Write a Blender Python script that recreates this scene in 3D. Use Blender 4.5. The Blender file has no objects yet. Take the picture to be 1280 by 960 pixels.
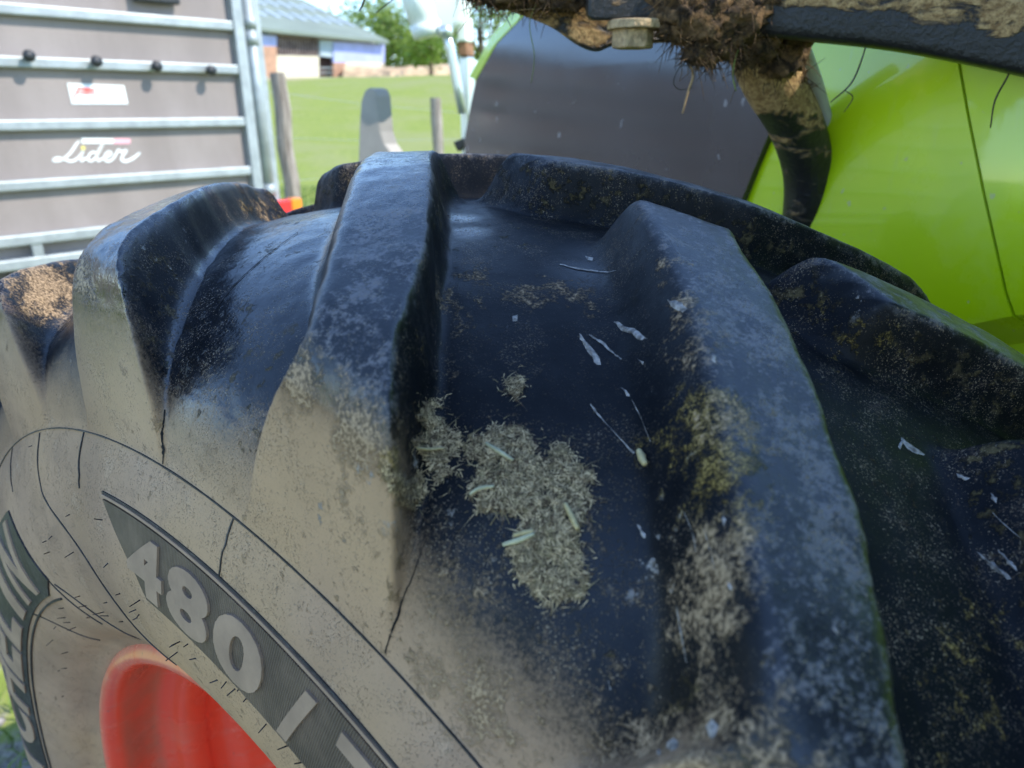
import bpy, bmesh, math, random
import numpy as np
from mathutils import Vector, Matrix
from mathutils.bvhtree import BVHTree
random.seed(7); rng = np.random.default_rng(7)
scene = bpy.context.scene
COL = scene.collection
PI = math.pi

# ------------------------------------------------------------------ camera
CAM_Z, PITCH, FPX = 1.4388, 0.3679, 903.7          # metres, radians down, focal length in 1280-px units
cam_d = bpy.data.cameras.new('camera'); cam = bpy.data.objects.new('camera', cam_d); COL.objects.link(cam)
cam.location = (0, 0, CAM_Z); cam.rotation_euler = (PI/2 - PITCH, 0, 0)
cam_d.sensor_width = 36; cam_d.lens = FPX/1280*36; cam_d.clip_start = .02; cam_d.clip_end = 3000
cam_d.dof.use_dof = True; cam_d.dof.focus_distance = .43; cam_d.dof.aperture_fstop = 8.6
scene.camera = cam
# ------------------------------------------------------------------ sky and sun
SUN = Vector((.95, -.30, 0)).normalized(); SUN_EL = math.radians(46)
S = Vector((SUN.x*math.cos(SUN_EL), SUN.y*math.cos(SUN_EL), math.sin(SUN_EL)))
world = bpy.data.worlds.new('World'); scene.world = world; world.use_nodes = True
nt = world.node_tree; sky = nt.nodes.new('ShaderNodeTexSky'); sky.sky_type = 'NISHITA'; sky.sun_disc = False
sky.sun_elevation = SUN_EL; sky.sun_rotation = math.atan2(SUN.x, SUN.y); sky.air_density = 1.0; sky.dust_density = .05; sky.ozone_density = 3.5; sky.altitude = 900
bg = nt.nodes['Background']; bg.inputs['Strength'].default_value = .15
nt.links.new(sky.outputs[0], bg.inputs[0])
sun_d = bpy.data.lights.new('sun', 'SUN'); sun_d.energy = 2.0; sun_d.angle = math.radians(.5); sun_d.color = (1, .95, .86)
sun = bpy.data.objects.new('sun', sun_d); COL.objects.link(sun); sun.rotation_euler = S.to_track_quat('Z', 'Y').to_euler()
scene.view_settings.view_transform = 'Standard'; scene.view_settings.look = 'None'
scene.view_settings.exposure = 1.72; scene.view_settings.gamma = 1; scene.view_settings.use_curve_mapping = False

# ------------------------------------------------------------------ helpers
CP, SP = math.cos(PITCH), math.sin(PITCH)
CAM = Vector((0, 0, CAM_Z))
def ray(px, py):
    """direction in the world of a point of the photograph (survey helper), scaled to 1 m of forward distance"""
    x = (px-640)/FPX; y = (480-py)/FPX
    d = Vector((x, CP + y*SP, y*CP - SP))
    return d/d.y
def at(px, py, Y): return CAM + ray(px, py)*Y
def on_plane(px, py, p, n):
    d = ray(px, py); k = (Vector(p)-CAM).dot(n)/d.dot(n); return CAM + d*k
def tag(o, label=None, cat=None, group=None, kind=None):
    for k, v in (('label', label), ('category', cat), ('group', group), ('kind', kind)):
        if v: o[k] = v
    return o
WORLD = {}
def empty(name, loc, parent=None, rz=0):
    o = bpy.data.objects.new(name, None); COL.objects.link(o); o.empty_display_size = .1
    loc = Vector(loc); WORLD[o.name] = loc
    if parent: o.parent = parent; loc = loc - WORLD[parent.name]
    o.location = loc; o.rotation_euler = (0, 0, rz); return o
def mesh_obj(name, V, F, mat, parent=None, smooth=False, world=True, mats=None):
    V = np.asarray(V, dtype=float).reshape(-1, 3)
    if parent is not None and world: V = V - np.array(WORLD.get(parent.name, (0, 0, 0)))
    me = bpy.data.meshes.new(name); me.from_pydata(V.tolist(), [], F)
    if smooth: me.polygons.foreach_set('use_smooth', [True]*len(me.polygons))
    me.materials.append(mat)
    o = bpy.data.objects.new(name, me); COL.objects.link(o)
    if parent is not None:
        o.parent = parent
        if world: WORLD[o.name] = Vector(WORLD.get(parent.name, (0, 0, 0)))
    else: WORLD[o.name] = Vector((0, 0, 0))
    return o
class MB:
    def __init__(s): s.V = []; s.F = []
    def add(s, V, F):
        b = len(s.V); s.V += [tuple(v) for v in V]; s.F += [tuple(i+b for i in f) for f in F]; return s
    def box(s, c, ax, ay, az):
        """centre and three half-axis vectors"""
        c, ax, ay, az = map(Vector, (c, ax, ay, az))
        V = [c+ax*i+ay*j+az*k for k in (-1, 1) for j in (-1, 1) for i in (-1, 1)]
        F = [(0, 2, 3, 1), (4, 5, 7, 6), (0, 1, 5, 4), (2, 6, 7, 3), (0, 4, 6, 2), (1, 3, 7, 5)]
        if ax.cross(ay).dot(az) < 0: F = [f[::-1] for f in F]
        return s.add(V, F)
    def tube(s, pts, rad, n=10, cap=True, jit=0, flat=1.0):
        pts = [Vector(p) for p in pts]
        if not hasattr(rad, '__len__'): rad = [rad]*len(pts)
        V = []; F = []; up = None
        for i, p in enumerate(pts):
            t = (pts[min(i+1, len(pts)-1)]-pts[max(i-1, 0)]).normalized()
            if up is None: up = Vector((0, 0, 1)) if abs(t.z) < .9 else Vector((1, 0, 0))
            u = (up - t*up.dot(t)).normalized(); up = u; w = t.cross(u)
            for k in range(n):
                a = 2*PI*k/n; r = rad[i]*(1+random.uniform(-jit, jit))
                V.append(p + u*math.cos(a)*r*flat + w*math.sin(a)*r)
        for i in range(len(pts)-1):
            for k in range(n):
                F.append((i*n+k, i*n+(k+1) % n, (i+1)*n+(k+1) % n, (i+1)*n+k))
        if cap: F.append(tuple(range(n))[::-1]); F.append(tuple(range((len(pts)-1)*n, len(pts)*n)))
        return s.add(V, F)
    def prism(s, poly, off):
        """polygon of 3-D points extruded by the vector off"""
        n = len(poly); off = Vector(off); P = [Vector(p) for p in poly]
        V = P+[p+off for p in P]
        nn = Vector((0, 0, 0))
        for i in range(n): nn += P[i].cross(P[(i+1) % n])
        F = [tuple(range(n)), tuple(range(2*n-1, n-1, -1))]+[(i, i+n, (i+1) % n+n, (i+1) % n) for i in range(n)]
        if nn.dot(off) > 0: F = [f[::-1] for f in F]
        return s.add(V, F)
    def obj(s, name, mat, parent=None, smooth=False, bevel=0, seg=2):
        o = mesh_obj(name, s.V, s.F, mat, parent, smooth)
        if bevel:
            m = o.modifiers.new('bevel', 'BEVEL'); m.width = bevel; m.segments = seg; m.limit_method = 'ANGLE'; m.angle_limit = .6
        return o
def catmull(P, n):
    """n samples per span through the control points"""
    P = np.asarray(P, float); Q = np.vstack([2*P[0]-P[1], P, 2*P[-1]-P[-2]]); out = []
    for i in range(1, len(Q)-2):
        t = np.linspace(0, 1, n, endpoint=False)[:, None]; a, b, c, d = Q[i-1], Q[i], Q[i+1], Q[i+2]
        out.append(.5*(2*b+(c-a)*t+(2*a-5*b+4*c-d)*t*t+(3*b-a-3*c+d)*t**3))
    return np.vstack(out+[P[-1:]])
def vnoise(P, seed=0):
    """smooth value noise on an (n,3) array, 0..1"""
    P = np.asarray(P, float); i = np.floor(P).astype(np.int64); f = P-i; f = f*f*(3-2*f); out = 0
    def h(a):
        x = (a[:, 0]*374761393 + a[:, 1]*668265263 + a[:, 2]*2147483647 + seed*144269) & 0xffffffff
        x = ((x ^ (x >> 13))*1274126177) & 0xffffffff; return ((x ^ (x >> 16)) & 0xffff)/65535.
    for dx in (0, 1):
        for dy in (0, 1):
            for dz in (0, 1):
                w = (f[:, 0] if dx else 1-f[:, 0])*(f[:, 1] if dy else 1-f[:, 1])*(f[:, 2] if dz else 1-f[:, 2])
                out = out + w*h(i+np.array([dx, dy, dz]))
    return out
def fbm(P, oct=4, seed=0):
    s = 0; a = .5; P = np.asarray(P, float); t = 0
    for k in range(oct): s = s+a*vnoise(P, seed+k); t += a; a *= .5; P = P*2.03+7.1
    return s/t
def sstep(a, b, x): t = np.clip((x-a)/(b-a), 0, 1); return t*t*(3-2*t)

# ------------------------------------------------------------------ materials
class NT:
    def __init__(s, name):
        s.m = bpy.data.materials.new(name); s.m.use_nodes = True; s.t = s.m.node_tree
        s.b = s.t.nodes['Principled BSDF']; s.out = s.t.nodes['Material Output']
    def n(s, typ, **kw):
        o = s.t.nodes.new(typ)
        for k, v in kw.items(): setattr(o, k, v)
        return o
    def l(s, a, b): s.t.links.new(a, b)
    def val(s, x, sock):
        if isinstance(x, (int, float)): sock.default_value = x
        elif isinstance(x, tuple): sock.default_value = x if len(x) == 4 else (*x, 1)
        else: s.l(x, sock)
    def noise(s, vec, scale, detail=5, rough=.55, dist=0):
        o = s.n('ShaderNodeTexNoise'); s.l(vec, o.inputs['Vector']); o.inputs['Scale'].default_value = scale
        o.inputs['Detail'].default_value = detail; o.inputs['Roughness'].default_value = rough; o.inputs['Distortion'].default_value = dist
        return o.outputs['Fac']
    def math(s, op, a, b=0.0, clamp=False):
        o = s.n('ShaderNodeMath', operation=op); o.use_clamp = clamp; s.val(a, o.inputs[0]); s.val(b, o.inputs[1]); return o.outputs[0]
    def ramp(s, x, a, b, lo=0., hi=1.):
        o = s.n('ShaderNodeMapRange'); o.interpolation_type = 'SMOOTHSTEP'
        s.l(x, o.inputs[0])
        for i, v in zip((1, 2, 3, 4), (a, b, lo, hi)): o.inputs[i].default_value = v
        return o.outputs[0]
    def mix(s, f, a, b):
        o = s.n('ShaderNodeMix', data_type='RGBA'); s.val(f, o.inputs[0]); s.val(a, o.inputs[6]); s.val(b, o.inputs[7]); return o.outputs[2]
    def attr(s, name): o = s.n('ShaderNodeAttribute', attribute_name=name); return o.outputs['Fac']
    def obj(s, ref=None):
        o = s.n('ShaderNodeTexCoord'); o.object = ref; return o.outputs['Object']
    def world(s): return s.n('ShaderNodeNewGeometry').outputs['Position']
    def scale(s, v, sc):
        o = s.n('ShaderNodeMapping'); s.l(v, o.inputs[0]); o.inputs['Scale'].default_value = sc; return o.outputs[0]
    def bump(s, h, dist, strength=1., prev=None):
        o = s.n('ShaderNodeBump'); s.l(h, o.inputs['Height']); o.inputs['Distance'].default_value = dist; o.inputs['Strength'].default_value = strength
        if prev: s.l(prev, o.inputs['Normal'])
        return o.outputs[0]
    def done(s, col=None, rough=None, normal=None, **kw):
        if col is not None: s.val(col, s.b.inputs['Base Color'])
        if rough is not None: s.val(rough, s.b.inputs['Roughness'])
        if normal is not None: s.l(normal, s.b.inputs['Normal'])
        for k, v in kw.items(): s.val(v, s.b.inputs[k.replace('_', ' ')])
        return s.m
def simple(name, col, rough=.6, var=.25, scale=8, metal=0., bump=.0, bscale=60, spec=.5, coat=0.):
    m = NT(name); P = m.world(); a = m.noise(P, scale, 6)
    c = m.mix(m.ramp(a, .3, .7), tuple(x*(1-var) for x in col), tuple(min(1, x*(1+var)) for x in col))
    nn = m.bump(m.noise(P, bscale, 4), bump) if bump else None
    kw = dict(Metallic=metal); kw['Specular_IOR_Level'] = spec
    if coat: kw['Coat_Weight'] = coat; kw['Coat_Roughness'] = .06
    return m.done(c, rough, nn, **kw)
M = {}
def lime():
    m = NT('lime_paint'); P = m.world(); a = m.noise(P, 2.5, 4); du = m.ramp(m.noise(P, 6, 7, .65), .46, .72); sp = m.ramp(m.noise(P, 75, 3), .70, .735); st = m.ramp(m.noise(m.scale(P, (1, 1, .25)), 38, 5, .6), .60, .75)
    c = m.mix(m.ramp(a, .3, .7), (.455, .63, .003), (.50, .68, .003)); c = m.mix(m.math('MULTIPLY', du, .10), c, (.55, .52, .38)); c = m.mix(m.math('MULTIPLY', st, .07), c, (.6, .6, .5)); c = m.mix(m.math('MULTIPLY', sp, .5), c, (.45, .43, .30))
    return m.done(c, m.ramp(du, 0, 1, .26, .5), m.bump(m.noise(P, 5, 2), .002, .4), Coat_Weight=.7, Coat_Roughness=.05)
M['lime'] = lime()
M['red'] = None
M['black_plastic'] = simple('black_plastic', (.015, .015, .016), .45, .2)
M['seam'] = simple('dark_gap', (.01, .012, .008), .8)
M['galv'] = simple('galvanised_steel', (.34, .37, .37), .5, .14, 14, metal=.35, bump=.0006, bscale=120)
M['white_cast'] = simple('white_painted_casting', (.78, .82, .76), .45, .06, 10)
M['chrome'] = simple('piston_steel', (.62, .66, .68), .3, .1, 10, metal=.6)
M['link_grey'] = simple('grey_link_paint', (.33, .30, .27), .5, .1, 10)
M['rust'] = simple('rusty_steel', (.24, .12, .06), .8, .4, 30)
M['white_sticker'] = simple('white_sticker', (.82, .84, .80), .5, .03)
M['red_print'] = simple('red_print', (.75, .08, .06), .5, .05)
M['green_print'] = simple('pale_green_print', (.50, .70, .50), .5, .05)
M['pink_print'] = simple('pink_print', (.80, .40, .44), .5, .05)
M['yellow_print'] = simple('yellow_print', (.80, .66, .16), .5, .05)
M['knob'] = simple('black_rubber_knob', (.02, .022, .025), .5)
M['lens_red'] = simple('red_tail_lens', (.80, .03, .03), .25, .1)
M['lens_orange'] = simple('orange_tail_lens', (.85, .25, .02), .25, .1)
M['post_wood'] = None
M['cream'] = simple('cream_render', (.62, .54, .42), .9, .1, 1.2)
M['blue_clad'] = simple('lavender_blue_cladding', (.36, .40, .68), .7, .08, 2)
M['brown_block'] = simple('brown_block', (.42, .24, .16), .9, .15, 3)
M['barn_dark'] = simple('shaded_interior', (.07, .035, .03), .9, .4, 3)  # red-brown backing of the barn openings, inside shade put into the colour
M['slats'] = simple('weathered_slats', (.22, .17, .16), .9, .3, 3)
M['roof'] = simple('grey_green_roof_sheet', (.19, .225, .185), 1., .1, .5)
M['skylight'] = simple('pale_rooflight', (.36, .43, .47), .6, .06, 2)
M['bark'] = simple('bark', (.09, .065, .045), .95, .3, 8)
M['pale_tube'] = simple('pale_grey_tube', (.45, .46, .45), .5, .1, 10)
M['timber'] = simple('timber_floor', (.12, .10, .09), .9)

def wood():
    m = NT('weathered_post_wood'); P = m.scale(m.world(), (14, 14, 1.2)); a = m.noise(P, 3, 6)
    return m.done(m.mix(m.ramp(a, .3, .7), (.15, .12, .095), (.36, .31, .26)), .9, m.bump(a, .01))
M['post_wood'] = wood()
def red_rim_later():
    m = NT('red_rim_paint'); P = m.world()
    d = m.ramp(m.noise(P, 11, 6, .6), .5, .78); sm = m.ramp(m.noise(m.scale(P, (1, 1, 3)), 22, 7, .65), .52, .7)
    c = m.mix(m.math('MULTIPLY', d, .30), (.84, .080, .034), (.50, .24, .15)); c = m.mix(m.math('MULTIPLY', sm, .22), c, (.62, .34, .26))
    W = m.obj(wheel); sx = m.n('ShaderNodeSeparateXYZ'); m.l(W, sx.inputs[0]); rr = m.math('SQRT', m.math('ADD', m.math('MULTIPLY', sx.outputs[1], sx.outputs[1]), m.math('MULTIPLY', sx.outputs[2], sx.outputs[2])))
    lip = m.math('MULTIPLY', m.ramp(rr, .336, .350), m.ramp(m.noise(P, 30, 6, .65), .3, .6, .3, .75)); c = m.mix(lip, c, (.72, .30, .19))
    ch = m.math('MULTIPLY', m.ramp(sx.outputs[0], -.212, -.200), m.ramp(sx.outputs[0], -.172, -.160, 1., 0.)); c = m.mix(m.math('MULTIPLY', ch, m.ramp(m.noise(P, 14, 6, .65), .3, .65, .25, .75)), c, (.33, .15, .09))
    chip = m.ramp(m.noise(P, 120, 4, .6), .70, .73); c = m.mix(m.math('MULTIPLY', chip, .7), c, (.20, .13, .10))
    r = m.math('ADD', m.math('MULTIPLY', d, .3), .24)
    return m.done(c, r, m.bump(m.noise(P, 90, 4), .0004), Coat_Weight=.5, Coat_Roughness=.15)
def panel_board():
    m = NT('grey_beige_board'); P = m.world(); a = m.noise(m.scale(P, (1, 1, .35)), 3.2, 6, .6); b = m.noise(P, 60, 3)
    c = m.mix(m.ramp(a, .3, .7), (.225, .188, .170), (.29, .246, .225)); c = m.mix(m.math('MULTIPLY', m.ramp(b, .55, .75), .25), c, (.19, .165, .15))
    return m.done(c, .75)
M['board'] = panel_board()
def grille():
    m = NT('dark_grille_panel'); P = m.world()
    sp = m.ramp(m.noise(P, 46, 3, .5), .69, .74); d = m.noise(P, 5, 5)
    c = m.mix(m.ramp(d, .3, .7), (.022, .022, .030), (.036, .035, .044)); c = m.mix(m.math('MULTIPLY', sp, .6), c, (.3, .3, .32))
    return m.done(c, m.ramp(d, .2, .8, .14, .22), m.bump(m.noise(P, 7, 2), .0006, .5), Specular_IOR_Level=.8)
M['grille'] = grille()
def grass_mat(name, a, b):
    m = NT(name); P = m.world(); x = m.noise(P, 1.3, 6, .6)
    c = m.mix(m.ramp(x, .3, .7), a, b)
    m.b.inputs['Subsurface Weight'].default_value = 0
    return m.done(c, .65, Transmission_Weight=0.)
M['blade'] = grass_mat('grass_blade', (.075, .14, .018), (.20, .26, .055))
def leaf_mat(name, a, b):
    m = NT(name); P = m.world(); x = m.noise(P, .55, 4, .6)
    c = m.mix(m.ramp(x, .3, .7), a, b); m.done(c, .55)
    tr = m.n('ShaderNodeBsdfTranslucent'); m.val(c, tr.inputs[0]); mx = m.n('ShaderNodeMixShader'); mx.inputs[0].default_value = .35
    m.l(m.b.outputs[0], mx.inputs[1]); m.l(tr.outputs[0], mx.inputs[2]); m.l(mx.outputs[0], m.out.inputs[0]); return m.m
M['leaf_a'] = leaf_mat('leaf_mid', (.06, .125, .015), (.15, .235, .03))
M['leaf_b'] = leaf_mat('leaf_bright', (.12, .21, .02), (.25, .33, .05))
def ground():
    m = NT('pasture_ground'); P = m.world(); a = m.noise(P, .35, 6, .6); b = m.noise(P, 9, 6, .65); f = m.noise(P, 90, 3)
    g = m.mix(m.ramp(b, .3, .7), (.155, .21, .02), (.27, .30, .05)); g = m.mix(m.math('MULTIPLY', m.ramp(a, .42, .62), .7), g, (.25, .26, .09))
    g = m.mix(m.ramp(m.attr('dry'), .25, .75), g, m.mix(m.ramp(b, .3, .7), (.34, .26, .15), (.47, .38, .22)))
    grav = m.mix(m.ramp(f, .3, .7), (.15, .13, .11), (.34, .31, .27))
    nr = m.math('ADD', m.attr('bare'), m.math('MULTIPLY', m.math('SUBTRACT', b, .5), .9))
    c = m.mix(m.ramp(nr, .4, .6), g, grav)
    return m.done(c, .95, m.bump(b, .05, .6))
M['ground'] = ground()

# ------------------------------------------------------------------ ground
def terrain_z(x, y):
    y = np.asarray(y, float); x = np.asarray(x, float)
    return 3.05*sstep(9, 47, y)*1.0 + 4.0*sstep(60, 220, y) + .10*np.sin(x*.21+1)*sstep(9, 30, y)
def build_ground():
    ys = np.concatenate([np.linspace(-60, -4, 8), np.linspace(-3, 14, 70), np.linspace(14.8, 70, 60), np.geomspace(73, 1500, 22)])
    xs = np.concatenate([-np.geomspace(1500, 22, 16), np.linspace(-20, 20, 110), np.geomspace(22, 1500, 16)])
    X, Y = np.meshgrid(xs, ys); Z = terrain_z(X, Y)
    Z = Z + (fbm(np.stack([X.ravel()*1.7, Y.ravel()*1.7, 0*X.ravel()], 1), 3).reshape(X.shape)-.5)*.05*sstep(1.6, 4, np.hypot(X, Y))
    n, w = X.shape; F = [(i*w+j, i*w+j+1, (i+1)*w+j+1, (i+1)*w+j) for i in range(n-1) for j in range(w-1)]
    o = mesh_obj('ground', np.stack([X, Y, Z], -1).reshape(-1, 3), F, M['ground'], smooth=True)
    dry = np.exp(-((Y-41)/3.2)**2)*sstep(-6, -14, X) + .75*np.exp(-((Y-8.3)/2.2)**2)*np.exp(-((X+2.9)/1.3)**2)
    bare = np.exp(-((X+.2)/2.2)**2-((Y+.2)/2.4)**2)*.9
    for nm, a in (('dry', dry), ('bare', bare)):
        at_ = o.data.attributes.new(nm, 'FLOAT', 'POINT'); at_.data.foreach_set('value', a.ravel().astype(np.float32))
    return tag(o, kind='structure')
build_ground()

# ------------------------------------------------------------------ tractor root
ALPHA = math.radians(25)                     # heading of the tractor, left of the view
TF = Vector((-math.sin(ALPHA), math.cos(ALPHA), 0)); TR = Vector((math.cos(ALPHA), math.sin(ALPHA), 0)); UP = Vector((0, 0, 1))
WC = Vector((-.0425, .5475, .7043)); TH = .8856
B0 = Vector((WC.x, WC.y, 0)) + TR*.55
tractor = tag(empty('tractor', B0), 'lime green tractor with dark side grille and huge muddy tyre', 'tractor')
def T(x, y, z): return B0 + TR*x + TF*y + UP*z

# ------------------------------------------------------------------ front wheel
wheel = empty('front_wheel', WC, tractor, TH)
M['red'] = red_rim_later()
NL = 19; DL = 2*PI/NL; PHC = .0773; SWEEP = .3231; RM = .69
def shear(u): x = np.sqrt(np.asarray(u)**2+.012**2)-.012; return SWEEP*(x-.0083)/(.2327-.0083)
# control points of the groove floor and of the lug envelope, (axial, radius)
_b = lambda a: np.array([(u, r+.0115*(1-(u/.2423)**2)) for u, r in a])
Fc = _b([(0, .6545), (.05, .653), (.10, .648), (.15, .637), (.18, .627), (.203, .614), (.221, .599), (.2345, .577), (.2423, .5476)])
Tc = np.array([(0, .7043), (.05, .7023), (.10, .6964), (.15, .6864), (.19, .6765), (.217, .668), (.2345, .652), (.2405, .61), (.2423, .5476)])
Sc = np.array([(.2423, .5476), (.2495, .531), (.2542, .5137), (.2605, .480), (.2610, .450), (.254, .415), (.240, .385), (.2225, .3655), (.2125, .3520), (.195, .345)])
def dens(c, n): return catmull(c, n)
NSP = [13, 14, 14, 13, 11, 12, 15, 20]
def spans(c):
    Q = catmull(c, 40); out = []
    for i, n in enumerate(NSP):
        idx = np.round(np.linspace(i*40, (i+1)*40, n, endpoint=False)).astype(int); out.append(Q[idx])
    return np.vstack(out+[Q[-1:]])
FT, TT = spans(Fc), spans(Tc)                 # centre -> shoulder
SW = catmull(Sc, 6)[1:]
# a fine moulded groove at the shoulder line
def groove_row(c, depth): return c
rowsF = np.vstack([np.stack([-FT[::-1, 0], FT[::-1, 1]], 1), FT[1:]]); rowsT = np.vstack([np.stack([-TT[::-1, 0], TT[::-1, 1]], 1), TT[1:]])
NT_ = len(FT)
sw_out = np.stack([-SW[::-1, 0], SW[::-1, 1]], 1); sw_in = SW
prof = dict(F=np.vstack([sw_out, rowsF, sw_in]), T=np.vstack([sw_out, rowsT, sw_in]))
nrow = len(prof['F']); i_out = len(sw_out); i_in = i_out+len(rowsF)-1
endp = np.zeros(nrow)                          # 0 on the crown, 1 at the shoulder line
k9 = np.concatenate([np.linspace(i, i+1, n, endpoint=False) for i, n in enumerate(NSP)]+[[8.]])
endp[i_out:i_in+1] = np.concatenate([k9[::-1], k9[1:]]); endp[:i_out] = 9; endp[i_in+1:] = 9
NC = 74; ncol = NC*NL
def flank(x): return np.interp(x, [0, .12, .25, .37, .46, .55, .64, .73, .82, .91, 1], [0, .012, .045, .11, .20, .35, .53, .72, .88, .97, 1])
def lug(x, y, endv, tip, nz, inner_=False):
    """mask of one lug; x outwards from the centre line, y forward along the circumference (m), at the unsheared position"""
    L = np.hypot(1, SWEEP*RM/(.2327-.0083)); l = y/L+nz            # across the lug, edges a little uneven
    if inner_: l = l-np.interp(x, [-.05, 0, .10, .14], [.046, .033, .003, 0.])
    s_ = sstep(5.4, 8, endv)
    hf = .0045+.027*s_; hr = .0335-.009*sstep(.14, .235, x)+.015*s_
    a = (x-tip)*L - y*.30+nz                                    # along the lug from its tip
    se = sstep(4.6, 6.4, endv); f1 = np.clip((l-hf-.006*se)/(.029-.014*se), 0, 1)**(1.4-.35*se); f2 = np.clip((-l-hr-.003*se)/(.0165-.0065*se), 0, 1)**1.1; f3 = np.clip((-a+.006)/(.028 if inner_ else .030), 0, 1)**1.3
    return flank(1-np.clip(np.sqrt(f1**2+f2**2+f3**2), 0, 1))
def tyre_grid():
    j = np.arange(ncol); psi = (j/NC-.5)*DL                    # relative to the first outer lug
    U = prof['T'][:, 0]; sh = shear(U)
    phi = PHC + psi[None, :] - sh[:, None]
    X = U[:, None]*np.ones(ncol); E = endp[:, None]*np.ones(ncol)
    Q = np.stack([X, .68*np.sin(phi), .68*np.cos(phi)], -1).reshape(-1, 3)
    nz = ((fbm(Q*16, 3, 11)-.5)*.0035+(fbm(Q*70, 3, 12)-.5)*.0026).reshape(nrow, ncol)
    tile = lambda k0: ((psi-k0*DL+DL/2) % DL-DL/2)*RM          # distance along the circumference to the nearest lug
    mo = lug(-X, tile(0.)[None]+0*X, E, .013, nz)*(E < 8.5)*(X < .08)
    mi = lug(X, tile(.5)[None]+0*X, E, .020, nz, True)*(E < 8.5)*(X > -.08)
    # inner lugs lean forward near the centre and may cross the tile edge
    for kk in (-1, 1): mi = np.maximum(mi, lug(X, tile(.5)[None]+kk*DL*RM+0*X, E, .020, nz, True)*(E < 8.5)*(X > -.08))
    m = 1-(1-mo)*(1-mi)
    uf = prof['F'][:, None, :]; ut = prof['T'][:, None, :]
    ur = uf+(ut-uf)*m[..., None]
    P = np.stack([ur[..., 0], ur[..., 1]*np.sin(phi), ur[..., 1]*np.cos(phi)], -1)
    return P, m, mo, mi, phi, ur
TP, TMk, TMo, TMi, TPhi, TUR = tyre_grid()
# slight unevenness of worn rubber
w_ = (fbm(TP.reshape(-1, 3)*9, 3, 5)-.5).reshape(nrow, ncol)*.0028 + (fbm(TP.reshape(-1, 3)*48, 4, 9)-.5).reshape(nrow, ncol)*.0022
def grid_normals(P):
    du = np.roll(P, -1, 1)-np.roll(P, 1, 1); dv = np.gradient(P, axis=0)
    N = np.cross(du, dv); N /= np.linalg.norm(N, axis=-1, keepdims=True)+1e-12; return N
N0 = grid_normals(TP); 
if (N0[nrow//2, 0]*TP[nrow//2, 0]).sum() < 0: N0 = -N0
TP = TP + N0*(w_*(.2+.8*(endp[:, None] < 6.5)))[..., None]
TN = grid_normals(TP)
FLIP = (TN[nrow//2, 0]*TP[nrow//2, 0]).sum() < 0
if FLIP: TN = -TN
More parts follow.
